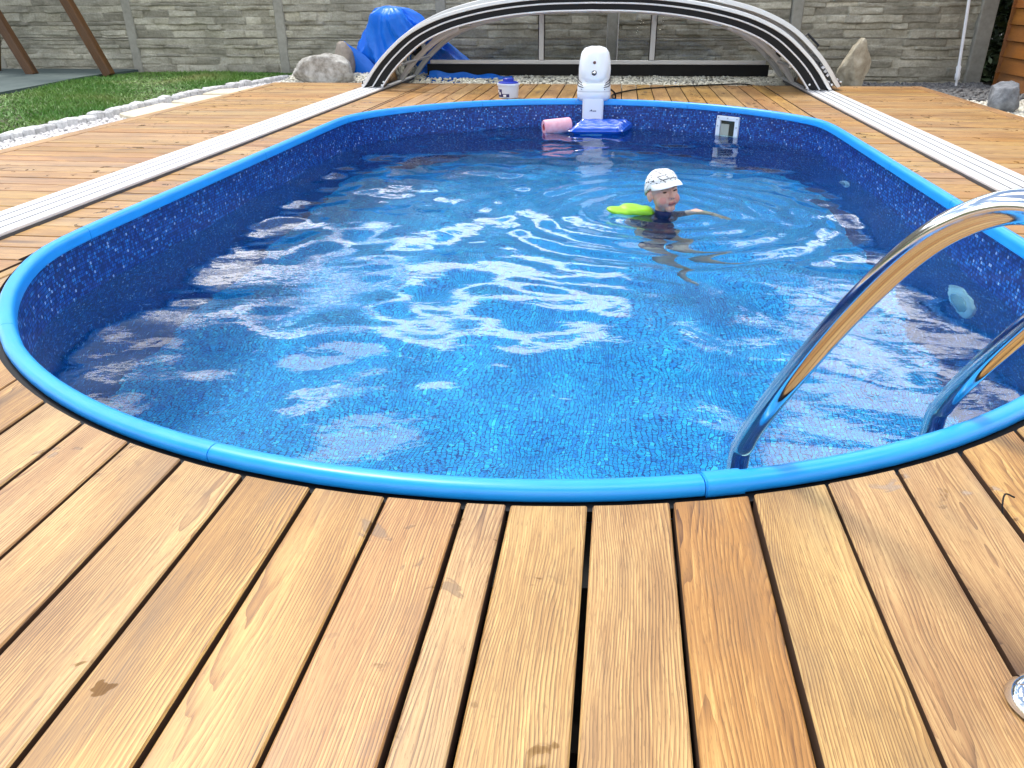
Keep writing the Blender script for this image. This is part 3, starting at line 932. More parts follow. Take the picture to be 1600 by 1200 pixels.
mods = [(2.315, .850, 8.16, 10.05 - .55, .06), (2.235, .795, 7.90, 9.42, .0), (2.135, .735, 7.91, 9.36, .0), (2.035, .672, 7.90, 9.30, .0)]
for k, (a, h, y0, y1, cx) in enumerate(mods):
    fr = arch_bar('front_arch', a, h, y0, y0 + .055, (-.03, -.020, -.004, -.004)[k], (.012, .012, .010, .010)[k], ALU if k < 2 else ALUW, cx, bev=.003)
    fr['label'] = ['outermost silver arch set back on the right', 'silver front arch', 'thin inner silver arch', 'innermost silver arch'][k]
    arch_bar('rear_arch', a - .01, h - .008, y1 - .05, y1, -.022, .008, ALUG, cx, bev=.002)
    if k in (0, 3):
        arch_bar('middle_arch', a - .012, h - .008, (y0 + y1) / 2 - .02, (y0 + y1) / 2 + .02, -.02, .006, ALUG, cx, bev=.002)
    skin('clear_pane', a - .006, h - .004, y0 + .056, y1 - .052, cx, enc)
    for sgn in (-1, 1):
        b = MB(); xx = cx + sgn * (a - .012)
        b.box(Vector((xx, (y0 + y1) / 2 + .01, .028 + .045)) - E0, (.022, y1 - y0 - .13, .05), bev=.004)
        b.build('bottom_bar', ALUG, enc)
        if k in (0, 3):
            P = arch(a, h, cx)
            for fr_ in (.10, .30):
                idx_ = int(len(P) * fr_) if sgn < 0 else len(P) - 1 - int(len(P) * fr_)
                c = MB(); p = P[idx_]
                c.box(Vector((p[0], (y0 + y1) / 2 + .005, p[1] - .012)) - E0, (.02, y1 - y0 - .13, .02))
                c.build('purlin', ALUG, enc)
# black brush seals between front arches
def seal(m1, d1, m2, d2, y0, y1):
    A = arch(m1[0], m1[1]); B = arch(m2[0], m2[1]); NA = arch_n(A); NB = arch_n(B); rings = []
    for pa_, na, pb_, nb in zip(A, NA, B, NB):
        p = Vector((pa_[0] + na.x * d1, 0, max(.027, pa_[1] + na.y * d1))); q = Vector((pb_[0] + nb.x * d2, 0, max(.027, pb_[1] + nb.y * d2)))
        rings.append([Vector((p.x, y0, p.z)) - E0, Vector((q.x, y0, q.z)) - E0, Vector((q.x, y1, q.z)) - E0, Vector((p.x, y1, p.z)) - E0])
    c = MB(); c.loft(rings); return c.build('brush_seal', RUBBER, enc)
seal(mods[1], -.0205, mods[2], .0105, 7.914, 7.94)
seal(mods[2], -.0045, mods[3], .0105, 7.914, 7.94)
b = MB()
# rear end wall
RY = 9.27; ra, rh = 2.0, .652
def end_z(x):
    P = arch(ra, rh); return float(np.interp(x, [p[0] for p in P], [p[1] for p in P]))
b = MB(); b.box(Vector((0, RY, .166)) - E0, (3.70, .03, .042), bev=.004); b.build('end_rail', ALUG, enc)
b = MB(); b.box(Vector((0, RY + .006, .085)) - E0, (3.78, .012, .118)); b.build('rubber_skirt', RUBBER, enc)
for x in (-.585, .63):
    zt = end_z(x) - .012
    b = MB(); b.box(Vector((x, RY - .001, (.188 + zt) / 2)) - E0, (.058, .028, zt - .188), bev=.004); bar = b.build('end_mullion', ALUG, enc)
    for sgn in (-1, 1):
        b = MB(); b.box(Vector((x + sgn * .033, RY - .001, (.188 + zt) / 2)) - E0, (.007, .02, zt - .188)); b.build('gasket', RUBBER, bar)
xs_ = [-1.9, -.624, -.546, .591, .669, 1.9]
for (x0, x1) in ((-1.86, -.624), (-.546, .591), (.669, 1.86)):
    xx = np.linspace(x0, x1, 18); top = [max(.192, end_z(x) - .016) for x in xx]
    b = MB(); n = len(xx)
    b.add([Vector((x, RY, .1885)) - E0 for x in xx] + [Vector((x, RY, z)) - E0 for x, z in zip(xx, top)], [(i, i + 1, n + i + 1, n + i) for i in range(n - 1)])
    b.build('end_pane', CLEAR, enc)
# handle on the outer arch, roller feet
P = arch(2.315, .85, .06); i0 = int(len(P) * .835)
pa, pb = P[i0], P[i0 + 3]
nn = arch_n(P)[i0 + 1]
pts = [(pa[0], 8.25, pa[1]), (pa[0] + nn.x * .05, 8.25, pa[1] + nn.y * .05), (pb[0] + nn.x * .05, 8.25, pb[1] + nn.y * .05), (pb[0], 8.25, pb[1])]
b = MB(); b.tube([Vector(p) - E0 for p in pts], .011, 8); b.build('handle', DARK, enc)
for sgn in (-1, 1):
    for k, (a, h, y0, y1, cx) in enumerate(mods):
        b = MB(); b.box(Vector((cx + sgn * (a - .005), y0 + .07, .055)) - E0, (.034, .10, .054), bev=.006)
        ft = b.build('roller_foot', DARK, enc)
        for q in (-.025, .025):
            c = MB(); c.lathe([(.010, 0), (.010, .008), (0, .010)], 10, M=Matrix.Rotation(rad(90), 3, 'X'))
            c.build('bolt', ALU, ft, loc=Vector((cx + sgn * (a - .005) + q * .4, y0 + .019, .058 + q * .6)) - E0)
# slotted vents on the outer right foot
for q in range(3):
    P = arch(2.315, .85, .06); p = P[-(4 + q)]
    b = MB(); b.box(Vector((p[0] - .055, 8.155, p[1])) - E0, (.028, .006, .022), bev=.004, M=Matrix.Rotation(rad(35), 3, 'Y')); b.build('vent_slot', PRINTW, enc)

# ================================================================== fence
TH = math.tan(rad(-1.0))
def fy(x): return 10.19 + TH * x
PX = [.18 + 2.045 * k for k in range(-6, 3)]
PX = [-12.07, -10.02, -7.98, -6.0, -3.958, -1.894, .18, 2.266, 4.30]
fence = empty('fence', (0, 10.19, -.15)); tag(fence, 'grey concrete fence of stacked stone-relief plates between square posts', 'fence')
FZ = Vector((0, 10.19, -.15))
pm = None
for k, x in enumerate(PX):
    zb = -.15
    b = MB(); w = .125 if k < 8 else .17
    b.box((0, 0, 1.1), (w, .13, 2.2), bev=.012)
    b.V = [(v[0] + .004 * fbm(v[2] * 3, k, v[0] * 9), v[1], v[2]) for v in b.V]
    b.build('post', CONCRETE, fence, loc=Vector((x, fy(x) - .02, zb)) - FZ)
def plate_mesh(seed):
    r = random.Random(seed); Wd, Hd = 1.94, .497; nx_, nz_ = 170, 62
    rows = []; z = 0
    while z < Hd:
        hh = r.choice([.03, .045, .06, .075, .10]) * r.uniform(.85, 1.15); rows.append((z, min(Hd, z + hh))); z += hh
    stones = []
    for (a, c) in rows:
        x = -r.uniform(0, .3); L = []
        while x < Wd:
            w = r.uniform(.16, .62); L.append((x, x + w, r.uniform(.012, .062), r.uniform(-.22, .22), r.random())); x += w
        stones.append(L)
    Vv = np.zeros((nz_, nx_, 3)); tone = np.zeros((nz_, nx_))
    for j in range(nz_):
        for i in range(nx_):
            x = Wd * i / (nx_ - 1); z = Hd * j / (nz_ - 1)
            zz = z + .010 * mnoise.noise(Vector((x * 4, z * 7, seed * 3.7)))
            xx = x + .012 * mnoise.noise(Vector((x * 9, z * 16, seed * 1.3 + 9)))
            rk = 0
            for q, (a, c) in enumerate(rows):
                if zz >= a: rk = q
            a, c = rows[rk]
            st = stones[rk][-1]
            for s_ in stones[rk]:
                if s_[0] <= xx < s_[1]: st = s_; break
            dz = min(zz - a, c - zz); dxx = min(xx - st[0], st[1] - xx)
            e = min(1, max(0, dz) / .0045) * min(1, .35 + max(0, dxx) / .010)
            d = st[2] + st[3] * (zz - (a + c) / 2) + .006 * mnoise.fractal(Vector((x * 14, z * 30, seed)), 1.0, 2.0, 3)
            Vv[j, i] = (x - Wd / 2, -.012 - max(.0, d) * e, z); tone[j, i] = st[4] * (.4 + .6 * e)
    idx_ = np.arange(nz_ * nx_).reshape(nz_, nx_)
    Qd = np.stack([idx_[:-1, :-1], idx_[:-1, 1:], idx_[1:, 1:], idx_[1:, :-1]], -1).reshape(-1, 4)
    V_ = Vv.reshape(-1, 3); nb = len(V_)
    V_ = np.r_[V_, [(-Wd / 2, .03, 0), (Wd / 2, .03, 0), (Wd / 2, .03, Hd), (-Wd / 2, .03, Hd), (-Wd / 2, -.012, 0), (Wd / 2, -.012, 0), (Wd / 2, -.012, Hd), (-Wd / 2, -.012, Hd)]]
    Qb = np.array([(1, 0, 3, 2), (0, 4, 7, 3), (5, 1, 2, 6), (3, 7, 6, 2), (4, 0, 1, 5)]) + nb
    me_ = np_mesh('panel', V_, np.r_[Qd, Qb], False)
    at = me_.attributes.new('stone_tone', 'FLOAT', 'POINT'); at.data.foreach_set('value', np.r_[tone.ravel(), np.full(8, .4)].astype(np.float32))
    me_.materials.append(FENCE)
    return me_
plates = [plate_mesh(s) for s in range(6)]
pk = 0
for k in range(len(PX) - 1):
    for j in range(4):
        o = link('panel', plates[(pk * 5 + j * 3 + k) % 6]); pk += 1
        o.parent = fence
        xm = (PX[k] + PX[k + 1]) / 2
        zb = -.02 if xm < 0 else -.08
        o.location = Vector((xm, fy(xm), -.13 + .501 * j)) - FZ
        o.scale = (-1 if (k + j) % 2 else 1, 1, 1)

# ================================================================== shed
shed = empty('shed', (5.4, 8.0, -.14)); tag(shed, 'orange-brown timber shed of overlapping horizontal boards beside the fence end', 'shed')
SZ = Vector((5.4, 8.0, -.14))
sx0, sx1, sy0, sy1 = 4.40, 6.4, 6.6, 9.62
b = MB(); b.box(Vector(((sx0 + sx1) / 2 + .03, (sy0 + sy1) / 2, 1.0)) - SZ, (sx1 - sx0 - .02, sy1 - sy0 - .06, 2.28)); b.build('wall', JOIST, shed)
def board(L, hh):
    c = MB(); c.V = []; 
    c.add([(0, 0, 0), (L, 0, 0), (L, -.030, 0), (0, -.030, 0), (0, 0, hh), (L, 0, hh), (L, -.012, hh), (0, -.012, hh)], [(0, 1, 2, 3), (7, 6, 5, 4), (3, 2, 6, 7), (0, 4, 5, 1), (0, 3, 7, 4), (1, 5, 6, 2)])
    me_ = mesh_from('board', c.V, c.F); me_.materials.append(SHEDWOOD); return me_
bl = board(sy1 - sy0, .15); bs = board(sx1 - sx0 + .04, .15)
for k in range(14):
    z = -.10 + .157 * k
    o = link('board', bl, None, shed, Vector((sx0, sy1, z)) - SZ, (0, 0, -math.pi / 2))
    o = link('board', bs, None, shed, Vector((sx0 + .002, sy0, z)) - SZ)
    o = link('board', bs, None, shed, Vector((sx1 - .01, sy1 - .02, z)) - SZ, (0, 0, math.pi))
for yy in (sy0 - .02, sy1 + .012):
    c = MB(); c.box((0, 0, 1.05), (.05, .05, 2.3), bev=.004); c.build('corner_trim', SHEDWOOD, shed, loc=Vector((sx0 - .012, yy, -.12)) - SZ)
b = MB(); mx_ = (sx0 + sx1) / 2
b.add([Vector(v) - SZ for v in [(sx0 - .25, sy0 - .25, 2.0), (mx_, sy0 - .25, 2.75), (sx1 + .25, sy0 - .25, 2.0), (sx0 - .25, sy1 + .2, 2.0), (mx_, sy1 + .2, 2.75), (sx1 + .25, sy1 + .2, 2.0),
       (sx0 - .25, sy0 - .25, 1.95), (mx_, sy0 - .25, 2.70), (sx1 + .25, sy0 - .25, 1.95), (sx0 - .25, sy1 + .2, 1.95), (mx_, sy1 + .2, 2.70), (sx1 + .25, sy1 + .2, 1.95)]],
      [(0, 1, 4, 3), (1, 2, 5, 4), (7, 6, 9, 10), (8, 7, 10, 11), (0, 6, 7, 1), (1, 7, 8, 2), (4, 10, 9, 3), (5, 11, 10, 4), (3, 9, 6, 0), (2, 8, 11, 5)])
b.build('roof', ROOF, shed)
# gable filler
b = MB(); b.add([Vector(v) - SZ for v in [(sx0 + .02, sy0 + .01, 2.05), (sx1 - .02, sy0 + .01, 2.05), (mx_, sy0 + .01, 2.66)]], [(0, 1, 2)]); b.build('gable', SHEDWOOD, shed)

# shrub in the gap behind the fence end
shr = empty('shrub', (5.15, 11.1, -.16)); tag(shr, 'dark green hedge shrub in the gap between fence end and shed', 'shrub')
b = MB()
for k in range(5):
    a = k * 1.3; b.tube([(0, 0, 0), (.12 * math.cos(a), .12 * math.sin(a), .7), (.3 * math.cos(a), .3 * math.sin(a), 1.7)], [.03, .02, .008], 6)
b.build('stem', BARK, shr)
n = 16000
th = rng.uniform(0, 6.283, n); zz = rng.uniform(.02, 2.4, n); rr_ = np.sqrt(rng.uniform(.05, 1, n)) * (.75 - .12 * zz) * (1 + .2 * np.sin(th * 5 + zz * 4))
P_ = np.c_[rr_ * np.cos(th) * 1.2, rr_ * np.sin(th), zz]
d1 = rng.normal(0, 1, (n, 3)); d1 /= np.linalg.norm(d1, axis=1)[:, None]; d2 = np.cross(d1, rng.normal(0, 1, (n, 3))); d2 /= np.linalg.norm(d2, axis=1)[:, None]
sz_ = rng.uniform(.03, .07, (n, 1))
V_ = np.stack([P_ - d1 * sz_, P_ + d2 * sz_ * .45, P_ + d1 * sz_, P_ - d2 * sz_ * .45], 1)
link('foliage', np_mesh('foliage', V_.reshape(-1, 3), np.arange(4 * n).reshape(-1, 4)), LEAF, shr)

# ================================================================== rocks
def rock(name, loc, dims, seed, m, label, planes=9, rough=.10, flat=.0, pitch=0.0):
    r = random.Random(seed)
    bm = bmesh.new(); bmesh.ops.create_icosphere(bm, subdivisions=5, radius=1)
    pl = []
    for _ in range(planes):
        v = Vector((r.gauss(0, 1), r.gauss(0, 1), r.gauss(0, .8))).normalized(); pl.append((v, r.uniform(.62, .9)))
    for v in bm.verts:
        c = v.co.copy()
        for n_, d in pl:
            k = c.dot(n_) - d
            if k > 0: c -= n_ * k * .88
        c *= 1 + rough * fbm(c.x * 2 + seed, c.y * 2, c.z * 2, 5) + .02 * fbm(c.x * 9, c.y * 9, c.z * 9 + seed, 4)
        v.co = c
    zs = [v.co.z for v in bm.verts]; lo = min(zs)
    for v in bm.verts:
        z = (v.co.z - lo) / (max(zs) - lo)
        v.co = Vector((v.co.x * dims[0] / 2 * (1 - flat * z), v.co.y * dims[1] / 2 * (1 - flat * z), (z - .12) * dims[2] / .88))
        v.co.x += pitch * v.co.z
    me_ = bpy.data.meshes.new(name); bm.to_mesh(me_); bm.free()
    me_.polygons.foreach_set('use_smooth', [True] * len(me_.polygons))
    o = link(name, me_, m, None, loc)
    return tag(o, label, 'rock')
rock('boulder', (-2.985, 8.93, -.06), (.78, .46, .34), 3, ROCK, 'wide pale grey boulder on the gravel at the far left deck edge', flat=.18)
rock('boulder', (-2.90, 9.35, -.06), (.34, .28, .44), 11, ROCKT, 'rounded taupe stone behind the wide pale boulder', flat=.25, rough=.05)
rock('boulder', (2.70, 9.12, -.10), (.40, .32, .52), 14, ROCKB, 'upright pointed beige stone by the right foot of the pool cover', flat=.42, planes=14, pitch=.16)
rock('boulder', (3.60, 7.55, -.12), (.30, .28, .27), 5, ROCKG, 'rounded slate grey stone beside the right deck edge near the shed', flat=.12)

# ================================================================== voxel-joined bodies
def _sph(nu, nv):
    V_ = [(0, 0, 1)]
    for j in range(1, nv):
        for k in range(nu):
            V_.append((math.sin(math.pi * j / nv) * math.cos(2 * math.pi * k / nu), math.sin(math.pi * j / nv) * math.sin(2 * math.pi * k / nu), math.cos(math.pi * j / nv)))
    V_.append((0, 0, -1)); F_ = []
    for k in range(nu): F_.append((0, 1 + k, 1 + (k + 1) % nu))
    for j in range(nv - 2):
        for k in range(nu):
            a_, b_ = 1 + j * nu + k, 1 + j * nu + (k + 1) % nu
            F_ += [(a_, a_ + nu, b_ + nu), (a_, b_ + nu, b_)]
    e = len(V_) - 1
    for k in range(nu): F_.append((e, 1 + (nv - 2) * nu + (k + 1) % nu, 1 + (nv - 2) * nu + k))
    return np.array(V_), np.array(F_)
SPH_S = _sph(14, 9); SPH_L = _sph(28, 18)
def spheres(segs):
    """segs: (p0, r0, p1, r1) chains of balls, or (c, (rx,ry,rz)[, M]) ellipsoids"""
    VV = []; FF = []; n0 = 0
    def push(V_, F_):
        nonlocal n0
        VV.append(V_); FF.append(F_ + n0); n0 += len(V_)
    for s_ in segs:
        if len(s_) >= 4:
            p0, r0, p1, r1 = Vector(s_[0]), s_[1], Vector(s_[2]), s_[3]
            n = max(2, int((p1 - p0).length / (min(r0, r1) * .5)) + 1)
            for k in range(n + 1):
                f = k / n
                push(SPH_S[0] * (r0 + (r1 - r0) * f) + np.array(p0.lerp(p1, f)), SPH_S[1])
        else:
            V_ = SPH_L[0] * np.array(s_[1])
            if len(s_) > 2: V_ = V_ @ np.array(s_[2].to_3x3()).T
            push(V_ + np.array(Vector(s_[0])), SPH_L[1])
    return np.concatenate(VV), np.concatenate(FF)
def voxel(name, segs, vox, smooth_it=4, fac=.5, xf=None):
    me0 = np_mesh(name + '_src', *spheres(segs))
    o0 = bpy.data.objects.new(name + '_src', me0); COL.objects.link(o0)
    md = o0.modifiers.new('r', 'REMESH'); md.mode = 'VOXEL'; md.voxel_size = vox; md.use_smooth_shade = True
    if smooth_it:
        ms = o0.modifiers.new('s', 'SMOOTH'); ms.iterations = smooth_it; ms.factor = fac
    dg = bpy.context.evaluated_depsgraph_get(); dg.update()
    me1 = bpy.data.meshes.new_from_object(o0.evaluated_get(dg))
    bpy.data.objects.remove(o0); bpy.data.meshes.remove(me0)
    me1.name = name
    me1.polygons.foreach_set('use_smooth', [True] * len(me1.polygons))
    return me1

# tarpaulin heap: one gathered sheet, its folds running from the peak to the ground
tz = [0, .10, .25, .38, .52, .64, .72, .77, .80]
txl = [-2.64, -2.70, -2.74, -2.74, -2.70, -2.64, -2.60, -2.56, -2.43]
txr = [-1.20, -1.32, -1.50, -1.68, -1.88, -2.04, -2.12, -2.19, -2.39]
tdp = [.30, .29, .27, .25, .22, .19, .16, .12, .02]
TO = Vector((-2.20, 9.66, -.065)); rings = []
for j in range(64):
    z = .80 * (1 - (1 - j / 63) ** 1.6)
    xl_, xr_, dp = (float(np.interp(z, tz, q)) for q in (txl, txr, tdp))
    cx_, hw = (xl_ + xr_) / 2, (xr_ - xl_) / 2; ring = []
    for k in range(150):
        a = 2 * math.pi * k / 150; ca, sa = math.cos(a), math.sin(a)
        u = Vector((ca * 1.5 + .6 * z, sa * 1.5, z * 1.1 + .5 * ca))
        f1 = 1 - abs(mnoise.noise(u * 1.35 + Vector((7.3, 0, 0)))) * 2.2
        f2 = 1 - abs(mnoise.noise(Vector((ca * 3.6 - z * 1.6, sa * 3.6, z * 1.8 + 5)))) * 2.2
        f3 = mnoise.noise(Vector((ca * 1.1 + 3, sa * 1.1, z * 2.2)))
        g = min(1, (.82 - z) / .12) * (.55 + .45 * min(1, z / .1))
        k_ = (.10 * f1 + .045 * f2 + .13 * f3 - .08) * g
        ring.append(Vector((cx_ + ca * hw + ca * k_ * .9, 9.66 + sa * dp + sa * k_ * 1.1, z - .065 + .02 * f1 * g)) - TO)
    rings.append(ring)
b = MB(); b.loft(rings)
tarp = b.build('tarpaulin', TARP, None, smooth=70, loc=TO)
tag(tarp, 'crumpled heap of bright blue tarpaulin behind the left foot of the pool cover', 'tarpaulin')
# turned-up flap on the left, and a fold trailing along the ground by the cover
rings = []
for k in range(15):
    f = k / 14
    p = Vector((-2.96 + .40 * f, 9.50 - .04 * f, .30 - .33 * f ** .8)); w = .045 + .075 * math.sin(math.pi * min(1, f * .75 + .12))
    rings.append([p + Vector((w * .55, 0, w)) - TO, p + Vector((w * .2, -.05, w * .2)) - TO, p + Vector((-w * .5, -.02, -w * .9)) - TO, p + Vector((0, .03, -w * .2)) - TO])
b = MB(); b.loft(rings); b.build('flap', TARP, tarp, smooth=70)
rings = []
for k in range(25):
    f = k / 24; x = -1.86 + .95 * f; h_ = .135 * (1 - .35 * f) + .012 * math.sin(f * 19)
    rings.append([Vector((x, 9.20, -.075)) - TO, Vector((x, 9.19 - .02 * math.sin(f * 11), -.065 + h_ * .6)) - TO, Vector((x, 9.25, -.065 + h_)) - TO, Vector((x, 9.262, -.075)) - TO])
b = MB(); b.loft(rings); b.build('trailing_fold', TARP, tarp, smooth=70)

# ================================================================== swing posts
sw = empty('swing_frame', (-6.5, 9.5, 0)); tag(sw, 'dark brown leaning wooden swing posts standing on the rubber mat', 'swing')
SW = Vector((-6.5, 9.5, 0))
def post(p0, p1, w):
    p0 = Vector(p0); p1 = Vector(p1); d = p1 - p0; L = d.length
    c = MB(); c.box((L / 2, 0, 0), (L, w, w), bev=.008)
    o = c.build('leg', SWINGWOOD, sw, loc=p0 - SW)
    o.rotation_euler = d.to_track_quat('X', 'Z').to_euler()
    return o
for xb in (-5.96, -6.99):
    post((xb, 9.5, -.02), (xb - .93, 9.5, 2.25), .11)
    post((xb - 1.86, 9.9, -.02), (xb - .97, 9.62, 2.2), .095)
c = MB(); c.box((0, 0, 0), (1.6, .09, .12), bev=.008); c.build('crossbeam', SWINGWOOD, sw, loc=Vector((-7.42, 9.56, 2.3)) - SW)

# ================================================================== pole
pole = empty('telescopic_pole', (3.98, 9.62, -.13)); tag(pole, 'white telescopic pole with a threaded collar leaning on the fence near the shed', 'pole')
top = Vector((-.02, .38, 1.95))
d = top.normalized()
b = MB(); b.tube([d * .20, d * 1.98], .016, 12); b.build('upper_tube', WHITEP, pole, smooth=True)
b = MB(); b.tube([Vector((0, 0, 0)), d * .22], .012, 12); b.build('lower_tube', WHITEP, pole, smooth=True)
b = MB(); b.tube([d * .10, d * .112, d * .165, d * .18, d * .235, d * .25], [.020, .027, .027, .021, .026, .019], 14); b.build('collar', WHITEP, pole, smooth=True)

# ================================================================== counter-current unit
pu = empty('counter_current_unit', (.075, 7.14, 0)); tag(pu, 'white upright jet swim unit with two buttons hooked over the far rim', 'swim jet unit')
def rrect(w, d, z, yo=0.0, e=4.0, n=32, xo=0):
    pts = []
    for k in range(n):
        a = 2 * math.pi * k / n; c_, s_ = math.cos(a), math.sin(a)
        pts.append(Vector((xo + math.copysign(abs(c_) ** (2 / e), c_) * w / 2, yo + math.copysign(abs(s_) ** (2 / e), s_) * d / 2, z)))
    return pts
b = MB(); b.loft([rrect(.178, .12, .07 + .0, -.075), rrect(.182, .12, .03, -.08), rrect(.182, .10, -.02, -.085), rrect(.178, .10, -.30, -.09), rrect(.172, .10, -.55, -.09)][::-1]); b.build('downpipe', WHITEP, pu, smooth=45)
b = MB(); b.loft([rrect(.25, .24, .015, .0, 3), rrect(.285, .28, .035, .0, 3), rrect(.29, .285, .075, .0, 3), rrect(.285, .28, .088, .0, 3)]); ba = b.build('base', WHITEP, pu, smooth=45)
b = MB(); b.loft([rrect(.287, .282, .0885, .0, 3), rrect(.287, .282, .092, .0, 3)]); b.build('base_joint', GREYP, ba)
b = MB(); b.loft([rrect(.285, .28, .0922, .0, 3), rrect(.284, .28, .13, .0, 3), rrect(.26, .262, .15, .01, 3)]); b.build('collar', WHITEP, pu, smooth=45)
b = MB(); b.loft([rrect(.25, .25, .148, .012, 3), rrect(.27, .25, .20, .03, 3), rrect(.275, .235, .26, .035, 3), rrect(.262, .22, .33, .035, 3), rrect(.235, .19, .39, .035, 3), rrect(.18, .13, .425, .035, 3), rrect(.08, .06, .438, .035, 2.5)]); b.build('housing', WHITEP, pu, smooth=60)
# front cover: domed face leaning back, proud of the housing
rings = []
for (w, z, y) in [(.12, .150, -.105), (.19, .165, -.120), (.225, .20, -.122), (.24, .26, -.108), (.242, .32, -.092), (.232, .37, -.076), (.20, .41, -.056), (.14, .430, -.036), (.06, .440, -.016)]:
    q = []
    for k in range(17):
        f = k / 16 * 2 - 1
        q.append(Vector((f * w / 2, y + .06 * abs(f) ** 3.2, z)))
    q += [Vector((v.x, v.y + .045, v.z)) for v in q[::-1]]
    rings.append(q)
b = MB(); b.loft(rings); b.build('front_cover', WHITEP, pu, smooth=60)
for z, y, r_, m_, nm in ((.318, -.0945, .0125, mat('red_dark_button', (.10, .02, .02), .3), 'button'), (.238, -.1145, .021, DARK, 'knob')):
    b = MB(); Mx = Matrix.Rotation(rad(90 - 12), 3, 'X')
    b.lathe([(r_, 0), (r_, .006), (r_ * .8, .010), (0, .011)], 18, M=Mx); o = b.build(nm, m_, pu, smooth=True, loc=(0, y, z))
    if nm == 'knob':
        c = MB(); c.lathe([(r_ * .62, .008), (r_ * .6, .016), (0, .019)], 16, M=Mx); c.build('knob_cap', STEEL, o, smooth=True, loc=(0, 0, .003))
for sgn in (-1, 1):
    for k in range(3):
        pts = [(sgn * .138, -.05 + .0, .225 - .03 * k), (sgn * .131, -.095, .185 - .025 * k), (sgn * (.10 - .006 * k), -.128 - .004 * k, .158 - .016 * k)]
        b = MB(); b.tube(catmull(pts, 4), .0035, 6); b.build('vent_line', DARK, pu)
for x in (-.10, .095):
    b = MB(); b.lathe([(.004, 0), (.004, .003), (0, .004)], 8, M=Matrix.Rotation(rad(90), 3, 'X')); b.build('screw', DARK, pu, loc=(x, -.128, .11))
# small printed maker's mark on the downpipe: a short line with a peaked device
b = MB()
yq = -.1392
b.add([(-.030, yq, -.0655), (.030, yq, -.0655), (.030, yq, -.0625), (-.030, yq, -.0625)], [(0, 1, 2, 3)])
b.add([(-.020, yq - .0003, -.062), (-.002, yq - .0003, -.062), (-.011, yq - .0003, -.050)], [(0, 1, 2)])
for k in range(5): b.add([(.002 + k * .006, yq - .0003, -.069), (.0055 + k * .006, yq - .0003, -.069), (.0055 + k * .006, yq - .0003, -.059), (.002 + k * .006, yq - .0003, -.059)], [(0, 1, 2, 3)])
b.build('printed_mark', PRINT, pu)

cable = MB(); cable.tube(catmull([(.205, 7.2, .10), (.255, 7.22, .06), (.262, 7.24, .012), (.235, 7.36, .012), (.25, 7.6, .012), (.42, 7.95, .012), (.62, 8.15, .012), (.95, 8.36, .012), (1.25, 8.50, .012), (1.55, 8.59, .012), (1.75, 8.72, -.035)], 6), .0075, 8)
tag(cable.build('cable', RUBBER, smooth=True), 'thin black power cable lying across the far deck from the jet unit', 'cable')

# ================================================================== chlorine bucket
bu = empty('chemical_bucket', (-.70, 7.35, 0)); tag(bu, 'milky plastic bucket with a dark blue lid on the far deck', 'bucket')
b = MB(); b.lathe([(.084, .002), (.087, .004), (.094, .09), (.096, .105), (.102, .108), (.102, .122), (.096, .124), (0, .124)], 36); b.build('tub', CLOUDY, bu, smooth=40)
b = MB(); b.lathe([(.090, .1242), (.091, .132), (.070, .139), (.050, .141)], 32); b.lathe([(.050, .1405), (.050, .164), (.046, .167), (0, .167)], 24); b.build('lid', LBLUE, bu, smooth=40)
def wrap(a0, a1, z0, z1, m_, nm, e=.0012):
    q = MB(); A = []; n = 10
    for z in (z0, z1):
        for k in range(n + 1):
            a = rad(a0 + (a1 - a0) * k / n); r_ = .0865 + (z - .004) * .0815 + e
            A.append((r_ * math.sin(a), -r_ * math.cos(a), z))
    q.add(A, [(k, k + 1, n + 2 + k, n + 1 + k) for k in range(n)]); return q.build(nm, m_, bu, smooth=True)
wrap(-78, 12, .012, .040, PRINT, 'label_band'); wrap(-84, -32, .0405, .078, PRINT, 'label_panel'); wrap(-70, -55, .050, .072, PRINTW, 'label_mark', .002); wrap(-56, -42, .030, .052, PRINTW, 'label_mark', .002); wrap(-24, -6, .016, .034, PRINTW, 'label_mark', .002)

# ================================================================== floating things
fo = empty('foam_roller', (-.215, 6.80, ZW + .050), (0, rad(-3), rad(24))); tag(fo, 'short hollow pink foam noodle floating by the far wall', 'pool noodle')
b = MB(); Mx = Matrix.Rotation(rad(90), 3, 'Y')
b.lathe([(.029, -.118), (.055, -.118), (.0605, -.110), (.0605, .110), (.055, .118), (.029, .118)], 28, M=Mx)
b.F = [f for f in b.F if len(f) == 4]; b.build('foam', PINK, fo, smooth=40)
b = MB(); b.lathe([(.0292, -.117), (.0292, .117)], 20, M=Mx); b.F = [f[::-1] for f in b.F if len(f) == 4]; b.build('bore', PINKD, fo, smooth=True)

ic = empty('inflatable_cushion', (.155, 6.90, ZW), (0, 0, rad(3))); tag(ic, 'blue ribbed inflatable cushion floating below the white jet unit', 'inflatable')
b = MB(); rings = []; nu = 40; ny_ = 45
for k in range(nu + 1):
    f = k / nu; x = (f - .5) * .45
    e = math.sin(min(1, max(.02, min(f, 1 - f)) / .13) * math.pi / 2)
    wy = .165 * (.80 + .20 * e); top = []; bot = []
    for q in range(ny_):
        v = q / (ny_ - 1) * 2 - 1
        c_ = (1 - abs(v) ** 3.5) ** .5 if abs(v) < 1 else 0
        rib = .62 + .38 * abs(math.sin((v + 1) / 2 * math.pi * 5)) ** .6
        pin = 1 + .05 * math.sin(f * 23 + q)
        zz2 = .052 * e * c_ * rib * pin
        top.append(Vector((x + .05 * v, wy * v, .016 + zz2 + .03 * (v + 1) / 2))); bot.append(Vector((x + .05 * v, wy * v, .016 - zz2 * .7)))
    rings.append(top + bot[::-1])
b.loft(rings); b.build('air_chamber', INFL, ic, smooth=70)
